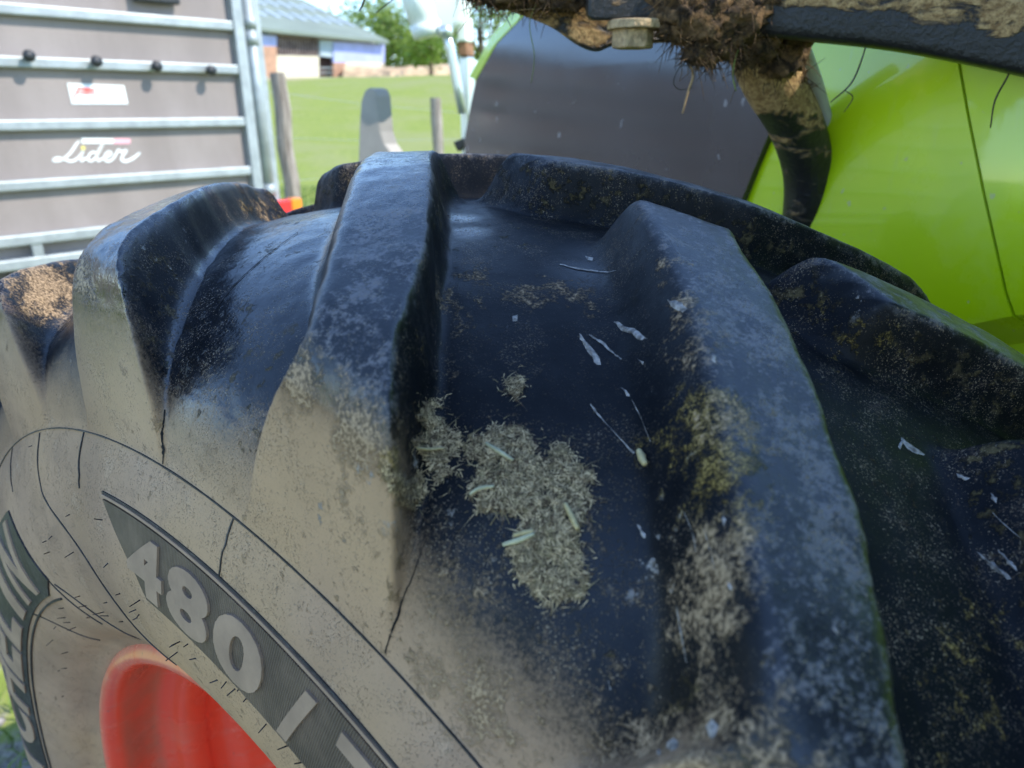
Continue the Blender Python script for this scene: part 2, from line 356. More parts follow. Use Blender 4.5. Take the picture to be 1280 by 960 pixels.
# attributes: dust, mud, top
E_ = endp[:, None]*np.ones((1, ncol)); r_ = np.hypot(TP[..., 1], TP[..., 2]); uabs = np.abs(TP[..., 0])
dust_floor = sstep(.208, .2435, uabs)*.85; dust_top = sstep(.668, .622, r_)*sstep(4.6, 6.2, E_)
DUST = np.where(E_ >= 8, 1., dust_floor*(1-TMk)+dust_top*TMk); DUST = np.maximum(DUST, sstep(7.0, 8, E_))
inner = TP[..., 0] > .02; DUST = np.where(inner, DUST*.45, DUST)
CREST = np.exp(-((TMk-.93)/.07)**2)*(TMk > .5)*(E_ < 6.6); FL = np.clip(4*TMk*(1-TMk), 0, 1); TOP = sstep(.9, 1., TMk)*(E_ < 6.4)
def rubber():
    m = NT('tyre_rubber'); P = m.obj(wheel)
    d, fl, tp = m.attr('dust'), m.attr('flank'), m.attr('top')
    n1 = m.noise(P, 7, 6, .62); n2 = m.noise(P, 38, 6, .68); n3 = m.noise(P, 260, 4, .65); n4 = m.noise(P, 950, 2, .6)
    n5 = m.noise(P, 3.1, 3, .6); n6 = m.noise(P, 115, 6, .68); n7 = m.noise(P, 560, 3, .65)
    base = m.mix(m.ramp(n2, .35, .7), (.003, .004, .006), (.008, .009, .012))
    # worn lug tops: patchy grey scuffs
    scn = m.math('ADD', m.math('ADD', m.math('MULTIPLY', n6, .38), m.math('MULTIPLY', n7, .30)), m.math('ADD', m.math('MULTIPLY', n3, .32), m.math('MULTIPLY', m.math('SUBTRACT', n2, .5), .45))); sc = m.math('MULTIPLY', m.ramp(scn, .47, .585), tp)
    base = m.mix(m.math('MULTIPLY', sc, .8), base, (.165, .155, .160))
    # fine pale crumbs everywhere, thicker in patches
    pt = m.ramp(n2, .36, .64); th = m.math('SUBTRACT', n4, m.math('MULTIPLY', pt, -.10))
    sp = m.ramp(th, .668, .73); base = m.mix(m.math('MULTIPLY', m.math('MULTIPLY', sp, .8), m.ramp(n1, .38, .60, .25, 1.)), base, (.30, .235, .16))
    sp2 = m.math('MULTIPLY', m.ramp(n7, .60, .68), m.ramp(n2, .46, .62)); base = m.mix(m.math('MULTIPLY', sp2, .55), base, (.20, .17, .12))
    # dust film
    sub = m.math('SUBTRACT', 1.12, d)
    nz = m.math('ADD', m.math('MULTIPLY', m.math('SUBTRACT', n2, .5), .9), m.math('MULTIPLY', m.math('SUBTRACT', n7, .5), 1.3))
    df = m.math('ADD', d, m.math('MULTIPLY', nz, sub)); df = m.math('ADD', df, m.math('MULTIPLY', m.math('SUBTRACT', n1, .5), .45))
    df = m.ramp(df, .12, 1.05)
    dc = m.mix(m.ramp(n1, .32, .68), (.315, .208, .140), (.44, .292, .195)); dc = m.mix(m.math('MULTIPLY', m.ramp(n5, .45, .62), .5), dc, (.50, .325, .168))
    dc = m.mix(m.math('MULTIPLY', m.ramp(n2, .56, .74), .4), dc, (.54, .395, .28)); dc = m.mix(m.math('MULTIPLY', m.ramp(m.noise(P, 16, 6, .7), .54, .72), .35), dc, (.17, .122, .086))
    dc = m.mix(m.math('MULTIPLY', m.ramp(n7, .52, .72), .30), dc, (.19, .145, .10)); dc = m.mix(m.math('MULTIPLY', m.ramp(n4, .60, .72), .25), dc, (.50, .43, .33))
    c = m.mix(m.math('MULTIPLY', df, .94), base, dc)
    # mud on flanks, olive dung and tan dried mud where they stick
    mudm = m.math('MULTIPLY', m.ramp(m.math('ADD', n6, m.math('MULTIPLY', fl, .10)), .60, .70), m.ramp(n1, .48, .62))
    mc = m.mix(m.ramp(n3, .35, .65), (.065, .048, .020), (.20, .15, .065))
    c = m.mix(m.math('MULTIPLY', mudm, .55), c, mc)
    brk_ = m.math('ADD', m.math('ADD', m.math('MULTIPLY', m.math('SUBTRACT', n6, .5), 1.9), m.math('MULTIPLY', m.math('SUBTRACT', n2, .5), 1.5)), m.math('MULTIPLY', m.math('SUBTRACT', n7, .5), 1.0))
    oa = m.attr('ochre'); oc = m.math('MULTIPLY', m.ramp(m.math('ADD', oa, brk_), .55, .95), m.ramp(oa, .05, .35))
    c = m.mix(m.math('MULTIPLY', oc, .85), c, m.mix(m.ramp(n4, .40, .62), (.070, .050, .016), (.32, .225, .065)))
    ta = m.attr('tan'); tn = m.math('MULTIPLY', m.ramp(m.math('ADD', ta, brk_), .45, .95), m.ramp(ta, .05, .35))
    c = m.mix(m.math('MULTIPLY', tn, .85), c, m.mix(m.ramp(n7, .36, .64), (.13, .088, .052), (.40, .285, .175)))
    lim = m.math('MULTIPLY', m.ramp(n6, .60, .66), m.ramp(m.noise(P, 13, 6, .6), .59, .66)); c = m.mix(m.math('MULTIPLY', lim, .7), c, (.34, .32, .30))
    allm = m.math('MAXIMUM', mudm, m.math('MAXIMUM', oc, tn))
    pol = m.math('MULTIPLY', m.attr('polish'), m.ramp(fl, 0, .8, 1., .3)); rough = m.math('ADD', m.math('SUBTRACT', m.ramp(pol, 0, 1, .52, .18), m.math('MULTIPLY', tp, .14)), m.math('MULTIPLY', df, .5)); pol = m.math('MAXIMUM', pol, m.math('MULTIPLY', tp, .62)); rough = m.math('ADD', rough, m.math('MULTIPLY', allm, .4)); rough = m.math('ADD', rough, m.math('MULTIPLY', sc, .12)); rough = m.math('ADD', rough, m.math('MULTIPLY', m.math('SUBTRACT', n6, .5), .35), True)
    b = m.bump(n2, .0011, .45); b = m.bump(n3, .00028, .55, b); b = m.bump(n7, .00016, .6, b); b = m.bump(m.math('MAXIMUM', allm, m.math('MAXIMUM', sp, sp2)), .0012, .8, b)
    return m.done(c, rough, b, Specular_IOR_Level=m.ramp(pol, 0, 1, .16, 1.0))
M['rubber'] = rubber()
def clean_rubber(name, col, rough, rib=False):
    m = NT(name); P = m.obj(wheel); n = m.noise(P, 40, 7, .65); n2 = m.noise(P, 300, 3)
    c = m.mix(m.ramp(n, .45, .72), col, tuple(min(1, x*1.7+.02) for x in col)); c = m.mix(m.math('MULTIPLY', m.ramp(n2, .55, .7), .2), c, (.25, .22, .18))
    b = m.bump(n2, .0006)
    return m.done(c, rough, b)
M['dark_rubber'] = clean_rubber('dark_moulded_rubber', (.018, .018, .021), .6)
def letter_mat():
    m = NT('dusty_letter_rubber'); P = m.obj(wheel); n = m.noise(P, 30, 7, .65); n2 = m.noise(P, 8, 5)
    return m.done(m.mix(m.ramp(n, .3, .7), (.26, .175, .118), (.37, .25, .167)), .8, m.bump(n, .0008))
M['letter'] = letter_mat()

def set_attrs(me, dic):
    for k, a in dic.items():
        x = me.attributes.new(k, 'FLOAT', 'POINT'); x.data.foreach_set('value', np.ascontiguousarray(a, dtype=np.float32))
def sub_mesh(name, faces_idx, rot=0.):
    """mesh of the chosen grid cells (i,j), turned back by rot about the axle, with the normals of the whole surface"""
    I, J = faces_idx; J1 = (J+1) % ncol
    q = np.stack([I*ncol+J, I*ncol+J1, (I+1)*ncol+J1, (I+1)*ncol+J], 1)
    if FLIP: q = q[:, ::-1]
    ids, inv = np.unique(q, return_inverse=True); inv = inv.reshape(q.shape)
    V = TP.reshape(-1, 3)[ids]; Nn = TN.reshape(-1, 3)[ids]
    c, s = math.cos(rot), math.sin(rot); R = np.array([[1, 0, 0], [0, c, -s], [0, s, c]])
    V = V@R.T; Nn = Nn@R.T
    me = bpy.data.meshes.new(name); me.vertices.add(len(V)); me.vertices.foreach_set('co', V.ravel().astype(np.float32))
    me.loops.add(inv.size); me.loops.foreach_set('vertex_index', inv.ravel().astype(np.int32))
    me.polygons.add(len(inv)); me.polygons.foreach_set('loop_start', np.arange(0, inv.size, 4, dtype=np.int32))
    me.update(calc_edges=True); me.polygons.foreach_set('use_smooth', np.ones(len(inv), dtype=bool))
    set_attrs(me, dict(dust=(DUST.ravel()*(1-.85*POLISH*sstep(8.0, 6.0, E_.ravel())))[ids], flank=FL.ravel()[ids], top=TOP.ravel()[ids], ochre=OCHRE[ids], tan=np.maximum(TAN[ids], .34*CREST.ravel()[ids]), polish=POLISH[ids]))
    me.normals_split_custom_set_from_vertices(Nn.tolist()); me.materials.append(M['rubber']); me.validate(); return me
def avg(a): b = np.roll(a, -1, 1); return .25*(a[:-1]+a[1:]+b[:-1]+b[1:])
ao, ai = avg(TMo), avg(TMi); isO = (ao > .02) & (ao >= ai); isI = (ai > .02) & (ai > ao)
# ray-hits on the tyre, for things that lie on it
WM = Matrix.Translation(WC) @ Matrix.Rotation(TH, 4, 'Z')
WMn = np.array(WM.to_3x3()); TPw = TP.reshape(-1, 3)@WMn.T + np.array(WC)
jv = np.arange(ncol); phmid = TPhi[nrow//2]
def build_bvh():
    ph = (TPhi+PI) % (2*PI)-PI; ok = (ph > -1.35) & (ph < 1.6)
    q = []
    I, J = np.nonzero(ok[:-1]); J1 = (J+1) % ncol
    q = np.stack([I*ncol+J, I*ncol+J1, (I+1)*ncol+J1, (I+1)*ncol+J], 1)
    if FLIP: q = q[:, ::-1]
    ids, inv = np.unique(q, return_inverse=True)
    return BVHTree.FromPolygons(TPw[ids].tolist(), inv.reshape(q.shape).tolist())
BVH = build_bvh()
def hit(px, py):
    d = ray(px, py).normalized(); h = BVH.ray_cast(CAM, d, 3.0)
    if h[0] is None: return None
    n = h[1]
    if n.dot(d) > 0: n = -n
    return h[0], n
# dirt that has its own place: olive dung smears and tan dried mud (survey point, radius in metres, strength)
def blobs(L):
    out = np.zeros(nrow*ncol)
    for px, py, rad, st in L:
        h = hit(px, py)
        if h is None: continue
        d2 = ((TPw-np.array(h[0]))**2).sum(1); out = np.maximum(out, st*np.exp(-d2/(rad*rad)))
    return out
OCHRE = blobs([(850, 560, .022, .62), (832, 545, .02, .62), (870, 600, .03, .62), (880, 520, .03, .72), (905, 590, .035, .72), (915, 640, .03, .55), (890, 480, .02, .5), (1040, 385, .02, .62), (1090, 425, .02, .62), (1060, 440, .02, .6),
    (492, 585, .012, 1), (500, 540, .012, .55), (525, 430, .014, .55), (1220, 830, .03, .62), (1235, 780, .03, .55), (1200, 870, .03, .55), (1190, 945, .03, .5), (525, 470, .012, .5)])
POLISH = blobs([(300, 330, .14, 1), (260, 380, .12, 1), (350, 300, .12, 1), (240, 440, .07, .9), (572, 272, .018, 1), (585, 290, .018, .8), (60, 400, .06, .8), (640, 700, .05, .35), (760, 720, .05, .45), (740, 340, .03, .5), (760, 300, .03, .5)])
TAN = blobs([(700, 365, .024, .62), (655, 372, .02, .62), (600, 345, .02, .55), (560, 380, .025, .5), (590, 400, .02, .5), (545, 480, .02, .4), (640, 560, .035, .38), (690, 680, .035, .38), (730, 390, .02, .4), (840, 330, .02, .5), (870, 430, .02, .6), (900, 520, .02, .5), (880, 740, .028, .95), (885, 690, .02, .7), (868, 790, .02, .6), (600, 870, .026, .75), (585, 825, .02, .7), (530, 840, .025, .6), (640, 930, .03, .6), (860, 948, .03, .9), (930, 952, .03, .9), (790, 950, .03, .8), (375, 475, .02, .95), (445, 545, .02, .95), (410, 505, .025, .6), (430, 620, .03, .5),
    (105, 345, .016, .95), (112, 370, .016, .8), (55, 355, .06, .9), (850, 378, .010, 1), (862, 395, .012, .7), (330, 265, .02, .8), (545, 790, .03, .55), (560, 770, .03, .5)])
# sidewall: radius and angle -> point and normal, in world coordinates
swr = SW[::-1, 1]; swu = SW[::-1, 0]           # increasing radius
def side_pt(ph, r, off=0.):
    order = np.argsort(Sc[:, 1]); rr = np.r_[swr, FT[-1, 1]]; uu = np.r_[swu, FT[-1, 0]]
    # above the shoulder line the lug end face
    Tr = TT[::-1][:, 1]; Tu = TT[::-1][:, 0]; sel = Tr < .655
    # the lug end face runs from the shoulder line upwards
    rr = np.r_[rr, Tr[sel]]; uu = np.r_[uu, Tu[sel]]; k = np.argsort(rr, kind='stable'); rr = rr[k]; uu = uu[k]
    u = np.interp(r, rr, uu); du = (np.interp(r+.003, rr, uu)-np.interp(r-.003, rr, uu))/.006
    nx, nr = -1/np.hypot(1, du), du*-1/np.hypot(1, du)*-1
    nr = du/np.hypot(1, du)*-1*-1
    # outward normal of the outer side (-u): tangent (-du,1) -> normal (-1,-du)
    nx, nr = -1/np.hypot(1, du), -du/np.hypot(1, du)
    x = -u+nx*off; R = r+nr*off
    return Vector(WM @ Vector((float(x), float(R*np.sin(ph)), float(R*np.cos(ph)))))
cells = np.nonzero(~(isO | isI)); 
tyre = bpy.data.objects.new('tyre', sub_mesh('tyre', cells)); COL.objects.link(tyre); tyre.parent = wheel
KP = 6
def lug_cells(mask, lo, hi):
    jj = np.arange(ncol); sel = (jj >= lo) & (jj < hi); return np.nonzero(mask & sel[None, :])
def lug_mesh(inner_, k):
    k = k % NL
    if not inner_: return sub_mesh('tread_lug', lug_cells(isO, k*NC, (k+1)*NC), k*DL)
    lo = k*NC+NC//2
    if k == NL-1:
        a1 = lug_cells(isI, lo, ncol); a2 = lug_cells(isI, 0, NC//2); return sub_mesh('tread_lug', tuple(np.r_[p, q] for p, q in zip(a1, a2)), k*DL)
    return sub_mesh('tread_lug', lug_cells(isI, lo, lo+NC), k*DL)
SHARED = (lug_mesh(False, 9), lug_mesh(True, 9))
for k in range(NL):
    kk = k if k <= NL//2 else k-NL
    for inner_ in (False, True):
        me = lug_mesh(inner_, k) if -3 <= kk <= 4 else SHARED[inner_]
        o = bpy.data.objects.new('tread_lug', me); COL.objects.link(o); o.parent = wheel; o.rotation_euler = (-k*DL, 0, 0)
# ------------------------------------------------------------------ rim
def lathe(pts, n=96):
    pts = [(p[0], p[1]) for p in pts]; V = []; F = []
    for i, (u, r) in enumerate(pts):
        for k in range(n):
            a = 2*PI*k/n; V.append((u, r*math.sin(a), r*math.cos(a)))
    for i in range(len(pts)-1):
        for k in range(n): F.append((i*n+k, i*n+(k+1) % n, (i+1)*n+(k+1) % n, (i+1)*n+k))
    return V, F
def wheel_obj(name, V, F, mat, smooth=True):
    me = bpy.data.meshes.new(name); me.from_pydata([tuple(v) for v in V], [], F); me.materials.append(mat)
    if smooth: me.polygons.foreach_set('use_smooth', [True]*len(me.polygons))
    o = bpy.data.objects.new(name, me); COL.objects.link(o); o.parent = wheel; return o
rp = catmull([(-.190, .352), (-.206, .3575), (-.2155, .3560), (-.2215, .3490), (-.2200, .3400), (-.210, .3345), (-.196, .3345), (-.182, .3375), (-.168, .3365), (-.156, .3270), (-.150, .3160), (-.140, .3110), (-.126, .3115), (-.116, .3160), (-.100, .3150), (-.088, .3020), (-.070, .2960), (-.045, .2860), (-.020, .2800), (.000, .262), (.010, .235), (.004, .20), (-.015, .165), (-.030, .15), (-.034, .13), (-.034, .09)], 4)
V, F = lathe(rp, 128); rim = wheel_obj('rim', V, F, M['red'])
V, F = lathe([(-.034, .095), (-.06, .092), (-.075, .085), (-.08, .06), (-.08, .001)], 48); wheel_obj('hub', V, F, M['black_plastic'])
bp = MB(); bp.tube([(-.045, 0, 0), (-.030, 0, 0)], .013, 6); meb = None
for k in range(8):
    a = 2*PI*k/8
    if meb is None: o = wheel_obj('wheel_bolt', bp.V, bp.F, M['galv'], False); meb = o.data
    else: o = bpy.data.objects.new('wheel_bolt', meb); COL.objects.link(o); o.parent = wheel
    o.location = (0, .118*math.sin(a), .118*math.cos(a))

# ------------------------------------------------------------------ moulded lettering and lines on the sidewall
def text_mesh(txt, offset=0.0, shear_=0.0):
    cu = bpy.data.curves.new('t', 'FONT'); cu.body = txt; cu.size = 1; cu.offset = offset; cu.shear = shear_; cu.resolution_u = 5
    o = bpy.data.objects.new('t', cu); COL.objects.link(o); bpy.context.view_layer.update()
    me = bpy.data.meshes.new_from_object(o.evaluated_get(bpy.context.evaluated_depsgraph_get()))
    bpy.data.objects.remove(o); bm = bmesh.new(); bm.from_mesh(me); bmesh.ops.remove_doubles(bm, verts=bm.verts, dist=1e-4)
    bpy.data.meshes.remove(me); return bm
def side_sheet(name, bm, mapf, mat, off, maxlen):
    """flat outline (x,y) laid on the sidewall by mapf(x,y)->(angle, radius), as a raised slab"""
    bmesh.ops.triangulate(bm, faces=bm.faces)
    for _ in range(4):
        es = [e for e in bm.edges if (Vector((mapf(e.verts[0].co)[0]*.5, mapf(e.verts[0].co)[1]))-Vector((mapf(e.verts[1].co)[0]*.5, mapf(e.verts[1].co)[1]))).length > maxlen]
        if not es: break
        bmesh.ops.subdivide_edges(bm, edges=es, cuts=1); bmesh.ops.triangulate(bm, faces=bm.faces)
    bm.verts.index_update(); MI = WM.inverted(); V = []; F = []
    for v in bm.verts: p = mapf(v.co); V.append(MI @ side_pt(p[0], p[1], off))
    n = len(V)
    for v in bm.verts: p = mapf(v.co); V.append(MI @ side_pt(p[0], p[1], -.001))
    for f in bm.faces: F.append(tuple(v.index for v in f.verts))
    for e in bm.edges:
        if len(e.link_faces) == 1:
            l = [l for l in e.link_faces[0].loops if l.edge == e][0]; a, b = l.vert.index, l.link_loop_next.vert.index
            F.append((b, a, a+n, b+n))
    bm.free(); o = wheel_obj(name, V, F, mat, False); return o
def side_inv(px, py):
    """angle and radius on the outer sidewall of a surveyed point"""
    h = hit(px, py)
    p = WM.inverted() @ h[0]; return math.atan2(p.y, p.z), math.hypot(p.y, p.z)
def poly_bm(P):
    bm = bmesh.new(); vs = [bm.verts.new((p[0], p[1], 0)) for p in P]; bm.faces.new(vs); return bm
def strip_bm(P, w, taper=False):
    """ribbon along a polyline in (arc length at r=.5, radius)"""
    bm = bmesh.new(); L = []; R = []
    for i, p in enumerate(P):
        a = Vector(P[max(i-1, 0)]); b = Vector(P[min(i+1, len(P)-1)]); t = (b-a).normalized(); n = Vector((-t.y, t.x)); ww = w*(random.uniform(.6, 1.2) if taper else 1)
        q = Vector(p); L.append(bm.verts.new((*(q+n*ww/2), 0))); R.append(bm.verts.new((*(q-n*ww/2), 0)))
    for i in range(len(P)-1): bm.faces.new((L[i], R[i], R[i+1], L[i+1]))
    return bm
IDM = lambda c: (c.x/.5, c.y)                       # x is arc length at r = .5
def arc(r, p0, p1, n): return [(p*.5, r) for p in np.linspace(p0, p1, n)]
# circles
side_sheet('moulded_line', strip_bm(arc(.5476, -1.1, 1.5, 150), .0008, True), IDM, M['dark_rubber'], .0008, 1)  # thin lines in dark colour, standing for the shade of a mould groove
# radial lines between the lugs and halfway between them
for k in range(-2, 5):
    for dd, r0, r1, w in ((.20, .5125, .547, .0008),):
        p = -.3368+k*DL+dd
        if -.75 < p < 1.45:
            pts = [((p+.012*math.sin(i*1.3+k))*.5 if 0 else p*.5+random.uniform(-.0008, .0008), r) for i, r in enumerate(np.linspace(r0, r1, 9))]
            side_sheet('moulded_line', strip_bm(pts, w, True), IDM, M['dark_rubber'], .0008, 1)
# curved mould lines running from the shoulder to the bead
for p0 in (.36, .70):
    c = catmull([(p0*.5, .546), ((p0-.005)*.5, .513), ((p0-.03)*.5, .4965), ((p0-.155)*.5, .464), ((p0-.24)*.5, .414), ((p0-.275)*.5, .39)], 8)
    side_sheet('moulded_line', strip_bm([tuple(q) for q in c], .0008, True), IDM, M['dark_rubber'], .0008, 1)
for p0 in (.47, .80):
    side_sheet('moulded_line', strip_bm([tuple(q) for q in catmull([(p0*.5, .432), ((p0-.07)*.5, .415), ((p0-.12)*.5, .392), ((p0-.14)*.5, .372)], 6)], .0007), IDM, M['dark_rubber'], .0008, 1)
# ribbed band with the size figures
def band_mat():
    m = NT('ribbed_band_rubber'); P = m.obj(wheel); sx = m.n('ShaderNodeSeparateXYZ'); m.l(P, sx.inputs[0])
    ang = m.math('ARCTAN2', sx.outputs[1], sx.outputs[2]); w = m.math('SINE', m.math('MULTIPLY', ang, 2*PI*330)); n = m.noise(P, 45, 7, .65)
    c = m.mix(m.ramp(n, .35, .75), (.095, .067, .049), (.20, .140, .10)); c = m.mix(m.math('MULTIPLY', m.ramp(w, .2, 1.), .45), c, (.25, .18, .125))
    return m.done(c, .6, m.bump(w, .0008, .8))
bt = [(p, .5128) for p in np.linspace(.112, -1.0, 60)]; bb = [(p, r) for p, r in zip(np.linspace(-1.0, .009, 50), [.4665]*50)] + [(.03, .4775), (.055, .4865), (.085, .498), (.117, .5128)]
side_sheet('ribbed_band', poly_bm([(p*.5, r) for p, r in bt+bb]), IDM, band_mat(), .0014, .012)
side_sheet('moulded_line', strip_bm(arc(.5150, .120, -1.0, 70), .0018), IDM, M['letter'], .0016, 1)
side_sheet('moulded_line', strip_bm(arc(.5168, .122, -1.0, 70), .0010), IDM, M['dark_rubber'], .0008, 1)
def side_text(txt, p0, p1, r0, r1, off, offset=.0):
    """one object per character; runs from angle p0 to p1 (clockwise seen from outside), r0 baseline"""
    n = len(txt); w = (p1-p0)/n
    for i, ch in enumerate(txt):
        if ch == ' ': continue
        bm = text_mesh(ch, offset); xs = [v.co.x for v in bm.verts]; ys = [v.co.y for v in bm.verts]
        x0, x1, y0, y1 = min(xs), max(xs), min(ys), max(ys)
        a, b = p0+w*(i+.06), p0+w*(i+.94)
        if ch in 'I/': a, b = p0+w*(i+.30), p0+w*(i+.70)
        side_sheet('moulded_letter', bm, lambda c: (a+(c.x-x0)/(x1-x0)*(b-a), r0+(c.y-y0)/(y1-y0)*(r1-r0)), M['letter'], off, .010)
side_text('480/70 R28', .052, -.915, .4705, .5075, .0028, .045)
# name block further forward
nb = [(p, .502) for p in np.linspace(.575, 1.80, 40)] + [(p, .424) for p in np.linspace(1.80, .56, 40)] + [(.487, .4365), (.53, .472)]
side_sheet('name_block', poly_bm([(p*.5, r) for p, r in nb]), IDM, M['dark_rubber'], .0014, .014)
side_text('MICHELIN', 1.76, .585, .430, .4965, .0028, .035)
for r in (.4185,): side_sheet('moulded_line', strip_bm(arc(r, .50 if r < .45 else .585, 1.8, 60), .0016), IDM, M['dark_rubber'], .0014, 1)
# rubber vent hairs
hp = [(87, 643), (65, 670), (92, 690), (58, 676), (135, 704), (62, 690), (175, 750), (100, 745), (80, 760), (130, 765), (108, 757), (170, 762), (174, 768), (172, 772), (225, 802), (219, 805), (235, 805), (222, 815), (245, 823), (272, 850), (283, 852), (294, 861), (300, 859), (308, 873), (333, 905), (360, 932), (378, 953), (112, 772), (134, 753), (136, 770), (154, 777), (95, 784), (88, 778), (82, 772), (70, 783), (66, 800), (85, 815), (75, 838), (84, 835), (80, 870), (40, 557), (150, 742), (128, 650)]
vb = MB(); vb.tube([(0, 0, 0), (0, 0, .006)], [.00045, .0003], 5); vme = None; MIw = WM.inverted()
for px, py in hp:
    h = hit(px, py)
    if h is None or h[0].y > 2: continue
    if vme is None: o = wheel_obj('vent_hair', vb.V, vb.F, M['dark_rubber'], False); vme = o.data
    else: o = bpy.data.objects.new('vent_hair', vme); COL.objects.link(o); o.parent = wheel
    p = MIw @ h[0]; nl = MIw.to_3x3() @ h[1]
    nl = Vector((-1, random.uniform(-.5, .5), random.uniform(-.4, .6))).normalized()
    o.location = p; o.rotation_euler = nl.to_track_quat('Z', 'Y').to_euler(); o.scale = (1, 1, random.uniform(.35, 1.3))
# cracks and scrapes that follow the surface
def surf(px, py, off):
    h = hit(px, py)
    return None if h is None else (h[0]+h[1]*off)
def surf_ribbon(name, pts, wid, mat, off=.0004, jag=0., sub=5):
    P = catmull([(p[0], p[1]) for p in pts], sub); n = len(P); W = np.interp(np.linspace(0, 1, n), np.linspace(0, 1, len(wid)), wid)
    V = []; F = []
    for i in range(n):
        t = P[min(i+1, n-1)]-P[max(i-1, 0)]; t = t/(np.hypot(*t)+1e-9); nn = np.array([-t[1], t[0]])
        a = P[i]+nn*W[i]*(.5+random.uniform(-jag, jag)); b = P[i]-nn*W[i]*(.5+random.uniform(-jag, jag))
        h = hit(*P[i])
        if h is None: return None
        for q in (a, b):
            k = on_plane(q[0], q[1], h[0]+h[1]*off, h[1]); V.append(MIw @ k)
    for i in range(n-1): F.append((2*i, 2*i+1, 2*i+3, 2*i+2))
    return wheel_obj(name, V, F, mat, False)
M['crack'] = simple('open_crack', (.004, .004, .005), .9, .1)
M['lime_splash'] = simple('white_chalky_splash', (.27, .245, .22), .9, .6, 300, bump=.0008, bscale=500)
surf_ribbon('crack', [(546, 650), (530, 680), (515, 722), (506, 742), (497, 770), (487, 797), (481, 817)], [.4, .8, 1.6, 1.4, 3, 2.4, 1.4], M['crack'], jag=.3)
surf_ribbon('crack', [(573, 660), (566, 680), (560, 700)], [.4, 1.2, .4], M['crack'], jag=.3)
surf_ribbon('crack', [(206, 512), (204, 530), (202, 545), (204, 562), (203, 580)], [1.2, 2, 3.2, 2.8, 1.6], M['crack'], jag=.35)
surf_ribbon('crack', [(372, 290), (330, 322), (292, 357), (270, 385)], [.5, 1.0, .5], M['crack'], jag=.2)
def surf_poly(name, poly, mat, off=.0005, rough=2.2):
    """outline on the surface, jagged, filled as a fan around its middle"""
    P = []
    n = len(poly)
    for i in range(n):
        a, b = np.array(poly[i]), np.array(poly[(i+1) % n])
        k = max(1, int(np.hypot(*(b-a))/6))
        for j in range(k): P.append(a+(b-a)*j/k+np.array([random.uniform(-rough, rough), random.uniform(-rough, rough)]))
    c = np.mean(P, axis=0); P = [c+(q-c)*.66 for q in P]; h = hit(*c)
    if h is None: return
    V = [MIw @ (h[0]+h[1]*(off+.0004))]
    for s_ in (.55, 1.):
        for p in P:
            q = c+(p-c)*s_; hh = hit(*q)
            if hh is None: return
            V.append(MIw @ (hh[0]+hh[1]*(off if s_ < 1 else .00005)))
    m = len(P); F = [(0, 1+i, 1+(i+1) % m) for i in range(m)]+[(1+i, 1+m+i, 1+m+(i+1) % m, 1+(i+1) % m) for i in range(m)]
    return wheel_obj(name, V, F, mat, True)
for P in ([(716, 405), (722, 410), (735, 427), (746, 442), (757, 455), (760, 466), (750, 468), (746, 455), (735, 442), (722, 422)], [(795, 650), (800, 655), (808, 670), (811, 678), (806, 676), (798, 662)],
          [(773, 480), (782, 488), (792, 500), (784, 497)], [(884, 897), (892, 893), (900, 903), (898, 920), (890, 930), (883, 922), (880, 908)], [(835, 920), (845, 916), (852, 925), (848, 940), (836, 943), (830, 935)], [(820, 938), (828, 936), (829, 943), (821, 944)],
          [(1118, 540), (1135, 553), (1165, 571), (1160, 575), (1130, 561)], [(1190, 590), (1216, 599), (1212, 604), (1195, 597)], [(1235, 612), (1250, 622), (1248, 632), (1238, 625)], [(1210, 680), (1235, 699), (1260, 714), (1275, 730), (1270, 733), (1240, 713)], [(1240, 680), (1262, 699), (1277, 714), (1276, 722), (1258, 706)],
          [(826, 372), (848, 372), (866, 385), (858, 394), (840, 388)], [(640, 393), (647, 393), (648, 402), (641, 402)], [(730, 318), (745, 322), (742, 328), (732, 326)], [(890, 440), (897, 445), (896, 458), (889, 452)], [(903, 642), (910, 648), (907, 662), (902, 655)], [(909, 722), (915, 728), (914, 742), (909, 738)], 
          [(757, 395), (800, 412), (820, 430), (812, 434), (790, 420), (765, 408)], [(795, 445), (808, 452), (803, 458)], [(1040, 780), (1050, 786), (1052, 797), (1044, 795)], [(1132, 545), (1120, 560), (1126, 566)]):
    surf_poly('white_splash', P, M['lime_splash'])
for pts, w in (([(736, 418), (752, 428), (768, 442), (777, 449)], [2, 5, 3, 2]), ([(738, 505), (752, 523), (775, 548), (792, 567)], [4, 2, 1.5, 4]), ([(845, 757), (850, 785), (858, 828)], [1, 2, 1]), ([(880, 660), (888, 690), (893, 712)], [1.5, 1, 1]), ([(760, 850), (763, 862)], [1, 2]), ([(813, 552), (800, 520), (790, 500)], [1, 1.5, 1]), ([(855, 640), (866, 668), (870, 690)], [1, 1.6, 1]), ([(700, 330), (725, 336), (755, 340), (770, 338)], [2, 3, 2, 1]), ([(1240, 640), (1255, 655), (1275, 672)], [1, 2, 1])):
    surf_ribbon('white_splash', pts, [x*.65 for x in w], M['lime_splash'], jag=.4)
